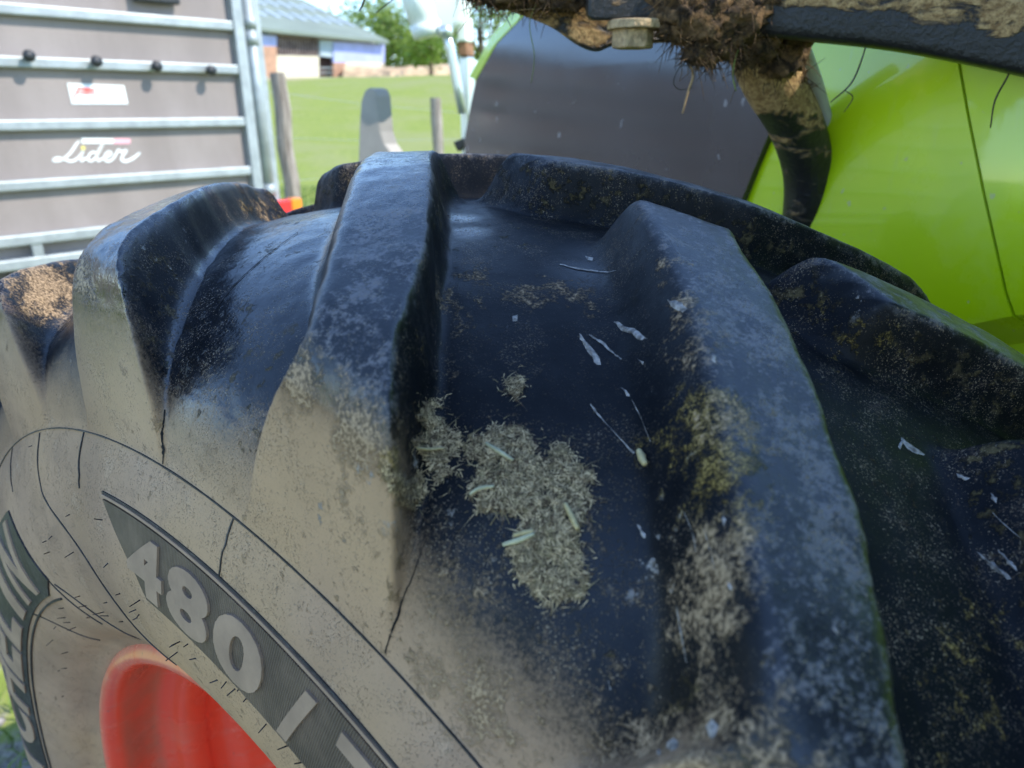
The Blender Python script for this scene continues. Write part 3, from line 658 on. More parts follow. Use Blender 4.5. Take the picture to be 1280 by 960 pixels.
# ------------------------------------------------------------------ dung and chopped grass stuck on the tyre
def inside(poly, x, y):
    c = np.zeros(len(x), bool); n = len(poly)
    for i in range(n):
        x0, y0 = poly[i]; x1, y1 = poly[i-1]
        k = ((y0 > y) != (y1 > y)); c ^= k & (x < (x1-x0)*(y-y0)/((y1-y0) if y1 != y0 else 1e-9)+x0)
    return c
def clump_mat():
    m = NT('dried_dung_and_grass'); P = m.world(); n = m.noise(P, 320, 6, .7, .8); n2 = m.noise(P, 60, 4); t = m.attr('tone')
    c = m.mix(m.ramp(n, .34, .66), (.024, .017, .010), (.36, .26, .15)); c = m.mix(m.math('MULTIPLY', m.ramp(n2, .5, .7), .25), c, (.19, .14, .06))
    return m.done(c, .95, m.bump(n, .0016, 1.))
M['clump'] = clump_mat()
M['fib1'] = simple('straw_fibre', (.50, .37, .20), .8, .45, 300); M['fib2'] = simple('olive_fibre', (.22, .165, .075), .8, .4, 300); M['fib3'] = simple('dark_fibre', (.08, .05, .025), .9, .4, 90)
M['stalk_blue'] = simple('bleached_green_stalk', (.42, .40, .25), .6, .2, 200); M['stalk_straw'] = simple('straw_stalk', (.44, .36, .18), .7, .2, 200)
def blade_geo(mb, p, t, n, L, w):
    s_ = t.cross(n).normalized()*w/2; b = p+t*L*.5+n*L*.05; e = p+t*L+n*random.uniform(-.02, .05)*L
    mb.add([p-s_, p+s_, b+s_, b-s_, e], [(0, 1, 2, 3), (3, 2, 4)])
def clump(poly, height, label, step=2.6, fib=900, thin=0.):
    xs = np.array([p[0] for p in poly]); ys = np.array([p[1] for p in poly])
    gx = np.arange(xs.min()-step, xs.max()+step*1.5, step); gy = np.arange(ys.min()-step, ys.max()+step*1.5, step)
    X, Y = np.meshgrid(gx, gy); jx = X+rng.normal(0, .6, X.shape); jy = Y+rng.normal(0, .6, Y.shape)
    N3 = np.stack([X.ravel()/26, Y.ravel()/26, 0*X.ravel()], 1)
    wx = X.ravel()+ (fbm(N3*2.2, 3, 3)-.5)*26; wy = Y.ravel()+(fbm(N3*2.2+40, 3, 4)-.5)*26
    ins = inside(poly, wx, wy) & (fbm(N3*3, 4, 8) > thin)
    ins = ins.reshape(X.shape); pad = np.pad(ins, 1)
    # distance from the rim in cells, up to 5
    dist = ins.astype(float); cur = ins.copy()
    for _ in range(4):
        pc = np.pad(cur, 1); cur = cur & pc[:-2, 1:-1] & pc[2:, 1:-1] & pc[1:-1, :-2] & pc[1:-1, 2:]; dist += cur
    hN = fbm(np.stack([X.ravel()/7, Y.ravel()/7, 0*X.ravel()], 1), 4, 21).reshape(X.shape)
    idx = -np.ones(X.shape, int); V = []
    need = ins.copy(); need |= pad[:-2, 1:-1] | pad[2:, 1:-1] | pad[1:-1, :-2] | pad[1:-1, 2:] | pad[:-2, :-2] | pad[2:, 2:] | pad[2:, :-2] | pad[:-2, 2:]
    surf_n = {}
    for i, j in zip(*np.nonzero(need)):
        h = hit(jx[i, j], jy[i, j])
        if h is None: continue
        hh = height*(min(dist[i, j], 3.5)/3.5)**.7*(.25+1.5*hN[i, j]) if ins[i, j] else -.0008
        idx[i, j] = len(V); V.append(h[0]+h[1]*hh); surf_n[(i, j)] = h
    F = []
    for i in range(X.shape[0]-1):
        for j in range(X.shape[1]-1):
            q = (idx[i, j], idx[i+1, j], idx[i+1, j+1], idx[i, j+1])
            if min(q) >= 0 and (ins[i:i+2, j:j+2].any()): F.append(q)
    o = mesh_obj('dung_clump', V, F, M['clump'], smooth=True); tag(o, label, 'dung', kind='stuff')
    # fibres lying in it, same object
    keys = [k for k in surf_n if ins[k]]; mats = ['fib1', 'fib1', 'fib2', 'fib3']; parts = [MB(), MB(), MB()]
    for _ in range(int(fib*2.6)):
        k = random.choice(keys); h = surf_n[k]; p = Vector(V[idx[k]])+h[1]*.0003
        if random.random() < .16:
            hh = hit(jx[k]+random.gauss(0, 9), jy[k]+random.gauss(0, 9))
            if hh is None: continue
            h = hh; p = h[0]+h[1]*.0002
        t = Vector((random.gauss(0, 1), random.gauss(0, 1), random.gauss(0, 1))); t = (t-h[1]*t.dot(h[1])).normalized()
        t = (t+h[1]*random.uniform(-.06, .05)).normalized()
        blade_geo(parts[random.choice((0, 0, 0, 1, 1, 2, 2))], p-t*.002, t, h[1], random.uniform(.0012, .0048)*(random.choice((1.8, 2.6, 3.2)) if random.random() < .035 else 1), random.uniform(.00016, .00045))
    me = o.data; bm = bmesh.new(); bm.from_mesh(me)
    for mi, (mb, nm) in enumerate(zip(parts, ('fib1', 'fib2', 'fib3'))):
        me.materials.append(M[nm]); vs = [bm.verts.new(v) for v in mb.V]
        for f in mb.F:
            ff = bm.faces.new([vs[i] for i in f]); ff.material_index = mi+1
    bm.to_mesh(me); bm.free(); return o
clump([(590, 545), (612, 533), (640, 530), (662, 538), (668, 560), (672, 580), (690, 560), (705, 555), (715, 575), (735, 585), (740, 600), (722, 605), (735, 625), (730, 650), (720, 670), (728, 690), (733, 720), (725, 745), (700, 755), (675, 745), (650, 725), (640, 700), (630, 690), (640, 672), (655, 665), (650, 640), (625, 640), (600, 635), (585, 620), (590, 600), (600, 585), (585, 570)], .0014, 'large crust of dried chopped grass in the middle of the tyre groove', fib=2600, thin=.34)
clump([(528, 505), (545, 500), (553, 520), (574, 545), (577, 565), (562, 590), (550, 605), (543, 588), (520, 562), (513, 545), (528, 540), (523, 520)], .0011, 'smaller dried grass smear left of the large crust', fib=600, thin=.38)
clump([(478, 565), (490, 590), (503, 602), (514, 600), (525, 593), (531, 610), (515, 640), (503, 625), (488, 610)], .0011, 'narrow grass smear at the foot of the lug beside the crack', fib=300, thin=.2)
clump([(632, 480), (648, 473), (656, 485), (641, 500)], .002, 'small dung dab above the large crust', fib=90, thin=.2)
def stalk(pts, rad, mat, label, Y=None, name='grass_stalk', off=.003, grp=None, cat='stalk', flat=1., n=6, parent=None):
    P = catmull(pts, 5); Q = []
    for p in P:
        if Y: Q.append(at(p[0], p[1], Y))
        else:
            h = hit(*p)
            if h is None: return
            Q.append(h[0]+h[1]*off)
    r = [rad*(1-.35*abs(i/(len(Q)-1)*2-1)) for i in range(len(Q))]
    mb = MB(); mb.tube(Q, r, n); o = mb.obj(name, mat, parent, True)
    if not parent: tag(o, label, cat, grp)
    return o
stalk([(608, 557), (624, 567), (642, 578)], .0011, M['stalk_blue'], 'pale blue-green stalk lying in upper part of the grass crust', off=.0022, grp='stalks in the grass crust')
stalk([(630, 683), (650, 677), (669, 669)], .0013, M['stalk_blue'], 'pale blue-green stalk sticking out left from the grass crust', off=.0024, grp='stalks in the grass crust')
stalk([(643, 671), (656, 668), (668, 666)], .0012, M['stalk_straw'], 'short straw stalk just above the pale sticking-out stalk', off=.0026, grp='stalks in the grass crust')
stalk([(706, 632), (716, 650), (722, 664)], .0014, M['stalk_straw'], 'straw stalk on the right edge of the grass crust', off=.0024, grp='stalks in the grass crust')
stalk([(516, 560), (535, 563), (556, 563)], .0008, M['stalk_straw'], 'thin straw across the smaller grass smear', off=.002, grp='stalks in the grass crust')
stalk([(804, 566), (808, 574), (813, 583)], .0018, M['stalk_straw'], 'short pale leaf scrap on the near lug flank', off=.003, grp='stalks in the grass crust')
stalk([(588, 620), (600, 613), (618, 610)], .0009, M['stalk_blue'], 'tiny pale green stalk on left edge of the grass crust', off=.002, grp='stalks in the grass crust')
# ------------------------------------------------------------------ tractor bonnet
def ztop(y): return np.interp(y, [-1.1, -.5, 0, .3, .55, .8, 1.08, 1.22, 1.317, 1.35, 1.37], [1.84, 1.80, 1.755, 1.74, 1.73, 1.72, 1.69, 1.635, 1.565, 1.51, 1.45])
ZB = 1.0
def hood_section(y, x0=0.):
    zt = ztop(y); W = .86
    # left half, bottom to top: lower panel, ledge, main panel leaning in
    dz = -min(.2, .42*max(0., y+.075))                          # the ledge drops towards the nose
    L = [(.05, ZB), (.048, 1.222+dz), (.048, 1.238+dz), (.004, 1.264+dz), (.0, 1.285+dz), (.002, 1.36), (.006, 1.43), (.013, 1.50), (.024, 1.56)]
    L = [(x, min(z, zt-.12+i*.004)) for i, (x, z) in enumerate(L)]
    xs = L[-1][0]; zs = L[-1][1]
    for k in range(1, 9):
        t = k/8; a = t*PI/2; L.append((xs+.20*(1-math.cos(a))+ .02*t, zs+(zt-zs)*math.sin(a)))
    half = L; R = [(W-x, z) for x, z in half[::-1]]
    return half+R
def hood_part(name, y0, y1, n, sh0, sh1, mat, close0=True, close1=True):
    ys = np.linspace(y0, y1, n); V = []; F = []; secs = []
    base = hood_section(-1.0); m = len(base)
    for i, y in enumerate(ys):
        s_ = hood_section(y)
        # resample to the same number of points
        if len(s_) != m:
            S_ = np.array(s_); d = np.r_[0, np.cumsum(np.hypot(*np.diff(S_, axis=0).T))]; tt = np.linspace(0, d[-1], m); s_ = np.stack([np.interp(tt, d, S_[:, 0]), np.interp(tt, d, S_[:, 1])], 1)
        k = sh0+(sh1-sh0)*i/(n-1)
        for x, z in s_: V.append(T(x, y+k*(z-1.38), z))
    for i in range(n-1):
        for j in range(m-1): F.append((i*m+j, i*m+j+1, (i+1)*m+j+1, (i+1)*m+j))
    F.append(tuple(range(m))[::-1] if close0 else ()); F.append(tuple(range((n-1)*m, n*m)))
    F = [f for f in F if f]
    o = mesh_obj(name, V, F, mat, tractor, True)
    mod = o.modifiers.new('edge', 'EDGE_SPLIT'); mod.split_angle = math.radians(40)
    return o
hood_part('bonnet', -.0245, 1.37, 44, .5, 0, M['lime'])
hood_part('side_panel', -1.0, -.028, 12, 0, .5, M['lime'])
mb = MB(); mb.box(T(.43, -.1, 1.30), TR*.36, TF*.8, UP*.25); mb.obj('engine_block', M['seam'], tractor)
HN = -TR
def hp_(px, py, x=-.004): return on_plane(px, py, B0+TR*x, HN)
def hood_x(z): return float(np.interp(z, [1.0, 1.225, 1.24, 1.268, 1.285, 1.36, 1.43, 1.50, 1.56, 1.62, 1.70], [.05, .048, .048, .004, 0, .002, .006, .013, .022, .035, .055]))
# dark grille panel let into the bonnet side
go = [(583, 262), (583, 170), (592, 98), (612, 52), (650, 4), (680, -30), (905, -30), (925, 60), (968, 152), (926, 262), (880, 360), (600, 360)]
G2 = [hp_(x, y) for x, y in go]; mb = MB()
pts2 = [((p-B0).dot(TF), p.z) for p in G2]
gy0, gy1 = min(p[0] for p in pts2), max(p[0] for p in pts2); gz0, gz1 = min(p[1] for p in pts2), max(p[1] for p in pts2)
bm = bmesh.new(); f = bm.faces.new([bm.verts.new((y, z, 0)) for y, z in pts2])
for z in np.arange(gz0+.02, gz1, .03): bmesh.ops.bisect_plane(bm, geom=bm.verts[:]+bm.edges[:]+bm.faces[:], plane_co=(0, z, 0), plane_no=(0, 1, 0))
bm.verts.index_update(); V = [T(hood_x(v.co.y)-.010, v.co.x, v.co.y) for v in bm.verts]; n0 = len(V); V += [T(hood_x(v.co.y)+.02, v.co.x, v.co.y) for v in bm.verts]
F = [tuple(v.index for v in f.verts) for f in bm.faces]
for e in bm.edges:
    if len(e.link_faces) == 1: a, b = e.verts[0].index, e.verts[1].index; F.append((a, b, b+n0, a+n0))
bm.free(); gp = mesh_obj('grille_panel', V, F, M['grille'], tractor, True); mod = gp.modifiers.new('edge', 'EDGE_SPLIT'); mod.split_angle = math.radians(40)
bmn = bmesh.new(); bmn.from_mesh(gp.data); bmesh.ops.recalc_face_normals(bmn, faces=bmn.faces); bmn.to_mesh(gp.data); bmn.free()
mb = MB(); mb.prism([T(hood_x(q.z)-.012, (q-B0).dot(TF), q.z) for q in [hp_(x, y) for x, y in [(592, 100), (612, 54), (650, 6), (682, -30), (666, -40), (638, -6), (603, 44), (583, 96)]]], TR*.05); mb.obj('bonnet_trim', M['lime'], tractor, bevel=.003)
# unseen cab built to shade the tyre, chassis and front axle, behind and below the camera's view
cab = MB(); cab.box(T(.43, -1.9, 2.86), TR*.88, TF*.95, UP*.09); cab.obj('cab_roof', M['lime'], tractor, bevel=.05)
M['cab_glass'] = simple('opaque_cab_glass', (.012, .016, .016), .08, .1)  # opaque panes, so the unseen cab blocks the sun
for x in (-.40, 1.26):
    for y in (-1.05, -2.70):
        mb = MB(); mb.box(T(x, y, 1.85), TR*.04, TF*.05, UP*.93); mb.obj('cab_pillar', M['black_plastic'], tractor, bevel=.01)
mb = MB(); mb.box(T(.43, -1.03, 1.9), TR*.79, TF*.006, UP*.86); mb.obj('windscreen', M['cab_glass'], tractor)
for x in (-.41, 1.27): mb = MB(); mb.box(T(x, -1.87, 1.95), TR*.006, TF*.77, UP*.80); mb.obj('cab_door', M['cab_glass'], tractor)
mb = MB(); mb.box(T(.43, -1.87, 1.0), TR*.80, TF*.80, UP*.13); mb.obj('cab_floor', M['black_plastic'], tractor)
mb = MB(); mb.box(T(.43, -.6, .78), TR*.20, TF*1.9, UP*.16); mb.obj('chassis', M['black_plastic'], tractor)
mb = MB(); mb.tube([T(-.42, 0, .7043), T(1.28, 0, .7043)], [.10, .10], 16); mb.obj('front_axle', M['black_plastic'], tractor, True)
# ------------------------------------------------------------------ front linkage beyond the nose
link = empty('front_linkage', T(.3, 1.6, .6), tractor)
def pp(L, Y): return [at(x, y, Y) for x, y in L]
mb = MB(); mb.prism(pp([(522, -30), (527, 10), (540, 36), (549, 44), (562, 38), (574, 30), (580, 12), (582, -30)], 2.42), (.02, .09, 0)); mb.obj('lift_bracket', M['white_cast'], link, bevel=.012)
mb = MB(); mb.tube([at(508, -40, 2.36), at(533, 38, 2.36)], .042, 20); mb.obj('hydraulic_cylinder', M['white_cast'], link, True)
mb = MB(); mb.tube([at(531, 30, 2.355), at(535, 46, 2.355)], [.046, .043], 20); mb.obj('cylinder_cap', M['white_cast'], link, True)
mb = MB(); mb.tube([at(556, 38, 2.34), at(563, 60, 2.34), at(572, 108, 2.34), at(578, 142, 2.34)], [.015, .014, .014, .013], 14); mb.obj('piston_rod', M['chrome'], link, True)
mb = MB(); mb.tube([at(556, 32, 2.335), at(557, 46, 2.335)], .022, 14); mb.obj('rod_end', M['chrome'], link, True)
mb = MB(); mb.prism(pp([(570, 20), (582, 20), (583, 52), (571, 52)], 2.46), (.02, .05, 0)); mb.obj('link_head', M['white_cast'], link, bevel=.006)
mb = MB(); mb.prism(pp([(571, 52), (583, 52), (584, 70), (573, 70)], 2.47), (.02, .05, 0)); mb.obj('rusty_joint', M['rust'], link, bevel=.004)
mb = MB(); mb.prism(pp([(573, 70), (585, 70), (589, 300), (579, 300)], 2.48), (.02, .05, 0)); mb.obj('link_bar', M['chrome'], link, bevel=.006)
mb = MB(); mb.prism(pp([(566, 178), (580, 172), (582, 182), (572, 190)], 2.45), (.01, .05, 0)); mb.obj('latch', M['black_plastic'], link, bevel=.004)
mb = MB(); mb.box(T(.36, 1.45, .80), TR*.42, TF*.16, UP*.16); mb.obj('linkage_frame', M['black_plastic'], link, bevel=.02)
mb = MB(); mb.box(T(.10, 1.62, 1.02), TR*.09, TF*.05, UP*.26); mb.obj('linkage_frame', M['black_plastic'], link, bevel=.02)
fin = [(446, 330), (447, 215), (449, 150), (451, 126), (455, 114), (461, 109), (467, 111), (471, 120), (473, 145), (475, 165), (480, 180), (489, 192), (498, 200), (505, 330)]
mb = MB(); mb.prism(pp(fin, 2.5), (.042, .03, .0)); mb.obj('lower_link', M['link_grey'], link, bevel=.008, seg=3)
# ------------------------------------------------------------------ mudguard bracket above the wheel, caked in mud
def mud_mat():
    m = NT('caked_mud_on_steel'); P = m.world(); n = m.noise(m.scale(P, (1, 1, 2.2)), 26, 8, .62, .5); n2 = m.noise(P, 160, 5, .65); n3 = m.noise(P, 420, 3)
    mud = m.mix(m.ramp(n2, .3, .7), (.19, .105, .04), (.50, .33, .15)); mud = m.mix(m.math('MULTIPLY', m.ramp(n3, .5, .7), .5), mud, (.07, .04, .018))
    k = m.math('ADD', n, m.math('MULTIPLY', m.attr('mud'), .5)); f = m.ramp(k, .50, .62)
    c = m.mix(f, (.012, .012, .013), mud)
    return m.done(c, m.ramp(f, 0, 1, .38, .95), m.bump(f, .003, .8, m.bump(n2, .0025, .8)))
M['mudsteel'] = mud_mat()
def soil_mat():
    m = NT('hanging_soil'); P = m.world(); n = m.noise(P, 70, 7, .68, .6); n2 = m.noise(P, 300, 5, .65)
    c = m.mix(m.ramp(n, .35, .68), (.018, .010, .005), (.20, .115, .048)); c = m.mix(m.math('MULTIPLY', m.ramp(n2, .55, .75), .5), c, (.40, .26, .12))
    return m.done(c, .95, m.bump(n2, .003, 1.))
M['soil'] = soil_mat()
brk = empty('mudguard_bracket', T(.25, -.05, .9), tractor)
def setmud(o, fn):
    a = o.data.attributes.new('mud', 'FLOAT', 'POINT'); wl = np.array(WORLD[o.name])
    a.data.foreach_set('value', np.array([fn(Vector(v.co)+Vector(wl)) for v in o.data.vertices], dtype=np.float32))
# curved support arm going down between wheel and bonnet
ap = [(925, -20, .84), (942, 40, .86), (962, 95, .885), (992, 150, .92), (1008, 200, .945), (1010, 250, .96), (1000, 310, .98), (975, 420, 1.0)]
C3 = catmull([tuple(at(x, y, Y)) for x, y, Y in ap]+[tuple(T(-.10, .10, .86)), tuple(T(-.20, .0, .72))], 14)
mb = MB(); mb.tube([Vector(c) for c in C3], [.034-.004*min(1, i/60) for i in range(len(C3))], 28); arm = mb.obj('support_arm', M['mudsteel'], brk, True)
setmud(arm, lambda v: .40 if v.z > 1.43 else (-.02 if v.z > 1.40 else -.16))
ap2 = [(1004, 60, .90), (1022, 110, .925), (1034, 160, .95), (1037, 210, .97), (1030, 270, .985), (1012, 360, 1.0)]
mb = MB(); mb.tube([Vector(c) for c in catmull([tuple(at(x, y, Y)) for x, y, Y in ap2], 8)], .008, 10); mb.obj('pale_tube', M['pale_tube'], brk, True)  # pale grey tube along the right side of the arm
# cross bar at the upper right
def barpts(L): return [at(*p) for p in L]
c0, c1, c2 = at(1000, 8, .80), at(1140, 22, .76), at(1330, 58, .70); V = []
path = catmull([tuple(at(930, 2, .83)), tuple(c0), tuple(c1), tuple(c2), tuple(at(1460, 95, .66))], 30)
mb = MB(); hw_, hh_ = .022, .030; V = []; F = []; ns = 24
for i, p in enumerate(path):
    p = Vector(p); t = (Vector(path[min(i+1, len(path)-1)])-Vector(path[max(i-1, 0)])).normalized(); s_ = t.cross(UP).normalized(); u_ = s_.cross(t)
    for k in range(ns):
        a = 2*PI*k/ns; cx_ = math.copysign(abs(math.cos(a))**.35, math.cos(a)); cz_ = math.copysign(abs(math.sin(a))**.35, math.sin(a))
        V.append(p+s_*hw_*cx_+u_*hh_*cz_)
for i in range(len(path)-1):
    for k in range(ns): F.append((i*ns+k, i*ns+(k+1) % ns, (i+1)*ns+(k+1) % ns, (i+1)*ns+k))
mb.add(V, F); bar = mb.obj('cross_bar', M['mudsteel'], brk, True)
pl = np.array([tuple(p) for p in path])
def barmud(v):
    i = np.argmin(((pl[:, :2]-np.array(v)[:2])**2).sum(1)); d = v.z-pl[i, 2]; return float(np.interp(d, [-.012, .004, .02, .03], [-.5, .34, .36, .1]))
setmud(bar, barmud)
# left flange, mounting plate, washer and bolt
mb = MB(); mb.prism([Vector(c) for c in catmull([tuple(at(x, y, .86)) for x, y in [(545, -40), (590, -2), (640, 15), (688, 34), (722, 57), (746, 65), (772, 57), (830, 54), (880, 50)]], 6)]+[at(880, -60, .86), at(545, -60, .86)], (0, .025, .004)); fl_ = mb.obj('mud_caked_flange', M['mudsteel'], brk, bevel=.004); setmud(fl_, lambda v: .20)
mb = MB(); mb.prism(pp([(735, -40), (735, 20), (741, 26), (870, 22), (870, -40)], .80), (0, .03, .003)); o = mb.obj('mounting_plate', M['mudsteel'], brk, bevel=.004, seg=3); setmud(o, lambda v: -.20)
M['drymud'] = simple('dry_sandy_mud', (.42, .30, .17), .95, .35, 120, bump=.002, bscale=260)
w0 = at(795, 32, .81); mb = MB(); mb.tube([w0-UP*.004, w0+UP*.0045], .029, 28); mb.obj('washer', M['drymud'], brk, bevel=.0015)
b0 = at(791, 48, .81); mb = MB(); mb.tube([b0-UP*.0095, b0+UP*.010], .0215, 6); mb.obj('bolt', M['drymud'], brk, bevel=.002)
# hanging lumps of soil and roots
def soil(L, name, label=None, n=3, parent=None, cat=None, fib=0):
    V = []; F = []
    for px, py, Y, rx, rz in L:
        bm = bmesh.new(); bmesh.ops.create_icosphere(bm, subdivisions=4, radius=1)
        P = np.array([v.co for v in bm.verts]); c = at(px, py, Y)
        d = 1+.9*(fbm(P*2.3+px, 4, 3)-.5)+.5*(fbm(P*7+py, 3, 8)-.5)
        W = P*d[:, None]*np.array([rx, rx*.8, rz])+np.array(c); b = len(V); V += [tuple(w) for w in W]
        F += [tuple(v.index+b for v in f.verts) for f in bm.faces]; bm.free()
    mb = MB(); mb.add(V, F)
    for _ in range(fib):
        p = Vector(random.choice(V)); t = Vector((random.gauss(0, .6), random.gauss(0, .6), random.gauss(-.7, .6))).normalized()
        q = p+t*random.uniform(.004, .024)*(1.8 if random.random() < .1 else 1); mb.tube([p, (p+q)/2+Vector((random.gauss(0, .001), 0, random.gauss(0, .001))), q], [.0005, .0004, .0002], 4, False)
    o = mb.obj(name, M['soil'], parent, True)
    if not parent: tag(o, label, cat, None, 'stuff')
    return o
soil([(850, 12, .80, .030, .022), (885, 25, .805, .034, .030), (920, 20, .81, .034, .030), (900, 55, .81, .022, .018), (870, 66, .80, .014, .012), (885, 72, .80, .010, .010), (945, 40, .83, .030, .030), (975, 55, .85, .028, .040), (990, 100, .88, .014, .026), (960, 0, .82, .040, .022), (995, 20, .83, .03, .03), (1003, 130, .90, .010, .016), (928, 68, .81, .006, .012), (848, 38, .80, .02, .01)], 'soil_lump', 'lumpy brown soil hanging from the bracket above the tyre', cat='soil', fib=1500)
soil([(600, -6, .85, .02, .008), (640, -4, .85, .03, .012), (700, -2, .85, .03, .012)], 'soil_lump', 'thin brown soil crust at the left end of the bracket', cat='soil', fib=500)
M['root_dark'] = simple('dark_root', (.035, .03, .02), .9, .3, 90); M['root_tan'] = simple('tan_root', (.34, .22, .11), .9, .3, 90); M['root_green'] = simple('green_shoot', (.16, .20, .05), .8, .3, 90)
for pts, Y, r, mt, lab in (
    ([(870, 70), (850, 84), (842, 103), (850, 112), (868, 109)], .80, .0005, 'root_dark', 'fine looped root hanging left of the soil lump'),
    ([(862, 78), (866, 95), (860, 115), (853, 142)], .80, .0013, 'root_tan', 'tan root hanging straight below the soil lump'),
    ([(925, 55), (918, 78), (916, 95), (920, 114)], .80, .0009, 'root_green', 'pale green shoot with swollen tip hanging from the soil'),
    ([(1085, 45), (1078, 72), (1064, 104), (1038, 128)], .77, .0009, 'root_dark', 'long dark forked root hanging before the lime bonnet'),
    ([(1056, 113), (1066, 122), (1055, 140)], .77, .0006, 'root_dark', 'thin side twig at the end of the forked root'),
    ([(1045, -5), (1037, 18), (1044, 52)], .775, .0016, 'root_tan', 'short tan leaf hanging from the cross bar'),
    ([(1268, 60), (1262, 90), (1244, 125), (1238, 160)], .715, .0010, 'root_dark', 'curved dark root hanging near the right end of the bar'),
    ([(672, 0), (662, 30), (668, 70), (664, 104)], .84, .0005, 'root_green', 'hair-thin green shoot hanging in front of the dark grille'),
    ([(458, -12), (454, 4), (449, 14)], .80, .0010, 'root_dark', 'tiny dark root tip against the sky'),
    ([(505, -12), (488, 2), (470, 16)], .80, .0006, 'root_dark', 'thin slanting root against the sky and tree'),
    ([(695, 10), (640, 14), (600, 30)], .84, .0004, 'root_tan', 'fine tan fibre under the left end of the bracket')):
    stalk(pts, r, M[mt], lab, Y=Y, name='hanging_root', cat='root', grp='roots hanging from the bracket')
# ------------------------------------------------------------------ livestock trailer
PR = Vector((-1.51, 4.3, 0)); WD = Vector((.69, .724, 0)).normalized(); WN = Vector((.724, -.69, 0)).normalized()
tr = tag(empty('livestock_trailer', PR-WD*1.6), 'grey-beige boarded livestock trailer with galvanised rails at the left', 'trailer')
def TW(s_, o_, z): return PR+WD*s_+WN*o_+UP*z
zr = [2.11, 1.834, 1.620, 1.354, 1.092]
edges = zr+[.845]
for a, b in zip(edges[:-1], edges[1:]):
    mb = MB(); mb.box(TW(-1.97, -.02, (a+b)/2), WD*1.98, WN*.012, UP*((a-b)/2-.002)); mb.obj('side_board', M['board'], tr)
for z in zr:
    mb = MB(); mb.box(TW(-1.97, .012, z), WD*1.975, WN*.020, UP*.024); mb.obj('rail', M['galv'], tr, bevel=.008)
for z in (.845, .735):
    mb = MB(); mb.box(TW(-1.97, .012, z), WD*1.975, WN*.020, UP*.026); mb.obj('rail', M['galv'], tr, bevel=.008)
for s_ in (-1.13, -2.3, -3.4):
    mb = MB(); mb.box(TW(s_, .010, .79), WD*.022, WN*.016, UP*.030); mb.obj('short_upright', M['galv'], tr)
mb = MB(); mb.box(TW(-1.97, -.03, .79), WD*1.97, WN*.005, UP*.03); mb.obj('kick_board', M['board'], tr)
mb = MB(); mb.box(TW(.035, .005, 1.42), WD*.030, WN*.032, UP*.72); mb.obj('corner_post', M['galv'], tr, bevel=.006)
mb = MB(); mb.tube([TW(.105, .02, .80), TW(.105, .02, 2.12)], .030, 18); mb.obj('hinge_tube', M['galv'], tr, True)
for z in (1.86, 1.78, .98): mb = MB(); mb.tube([TW(.105, .02, z-.035), TW(.105, .02, z+.03)], .035, 18); mb.obj('hinge_collar', M['galv'], tr, True)
mb = MB(); mb.box(TW(.16, -.02, 1.42), WD*.022, WN*.022, UP*.72); mb.obj('gate_post', M['galv'], tr, bevel=.005)
mb = MB(); mb.box(TW(-1.9, -.9, .66), WD*2.0, WN*.88, UP*.05); mb.obj('trailer_floor', M['timber'], tr)
for k, (px, py) in enumerate(((34, 70), (118, 77), (193, 83), (261, 88))):
    p = on_plane(px, py, PR+WN*.035, WN); mb = MB(); mb.tube([p-WN*.005, p+WN*.035], [.016, .016], 14); mb.tube([p+WN*.028, p+WN*.042], [.026, .024], 14); mb.obj('tie_knob', M['knob'], tr, True)
p = on_plane(195, -6, PR+WN*.03, WN); mb = MB(); mb.box(p, WD*.11, WN*.02, UP*.035); mb.obj('black_latch', M['knob'], tr, bevel=.01)
# white plate with a red and green print
def wp(px, py, o_=-.006): return on_plane(px, py, PR+WN*o_, WN)
def wall_poly(name, L, mat, o_, th=.002, parent=tr):
    mb = MB(); mb.prism([wp(x, y, o_) for x, y in L], WN*-th); return mb.obj(name, mat, parent)
st = wall_poly('name_plate', [(84, 104), (155, 107), (160, 130), (90, 130)], M['white_sticker'], -.004, .004)
def wall_line(name, pts, w, mat, o_, parent):
    P = catmull(pts, 6); V = []; F = []; W = np.interp(np.linspace(0, 1, len(P)), np.linspace(0, 1, len(w)), w) if hasattr(w, '__len__') else [w]*len(P)
    for i in range(len(P)):
        t = P[min(i+1, len(P)-1)]-P[max(i-1, 0)]; t = t/(np.hypot(*t)+1e-9); nn = np.array([-t[1], t[0]])
        for sg in (-1, 1): q = P[i]+nn*W[i]*.5*sg; V.append(wp(q[0], q[1], o_))
    F = [(2*i, 2*i+1, 2*i+3, 2*i+2) for i in range(len(P)-1)]
    return mesh_obj(name, V, F, mat, parent)
WORLD[st.name] = WORLD[tr.name]
for pts, w, mt in (([(92, 123), (96, 115), (99, 110)], 2.4, 'red_print'), ([(97, 110), (108, 112), (119, 112.5)], [2, 4.5, 3], 'red_print'), ([(97, 115.5), (108, 116.5), (120, 117)], [2, 3, 2], 'red_print'), ([(101, 121), (111, 121.5), (122, 122)], 2.2, 'green_print'),
                   ([(129, 113), (140, 113.5), (149, 114)], 1.4, 'green_print'), ([(129, 117), (140, 117.5), (150, 118)], 1.4, 'green_print'), ([(129, 121), (140, 121.5), (150, 122)], 1.4, 'green_print')):
    wall_line('print', pts, w, M[mt], -.0025, st)
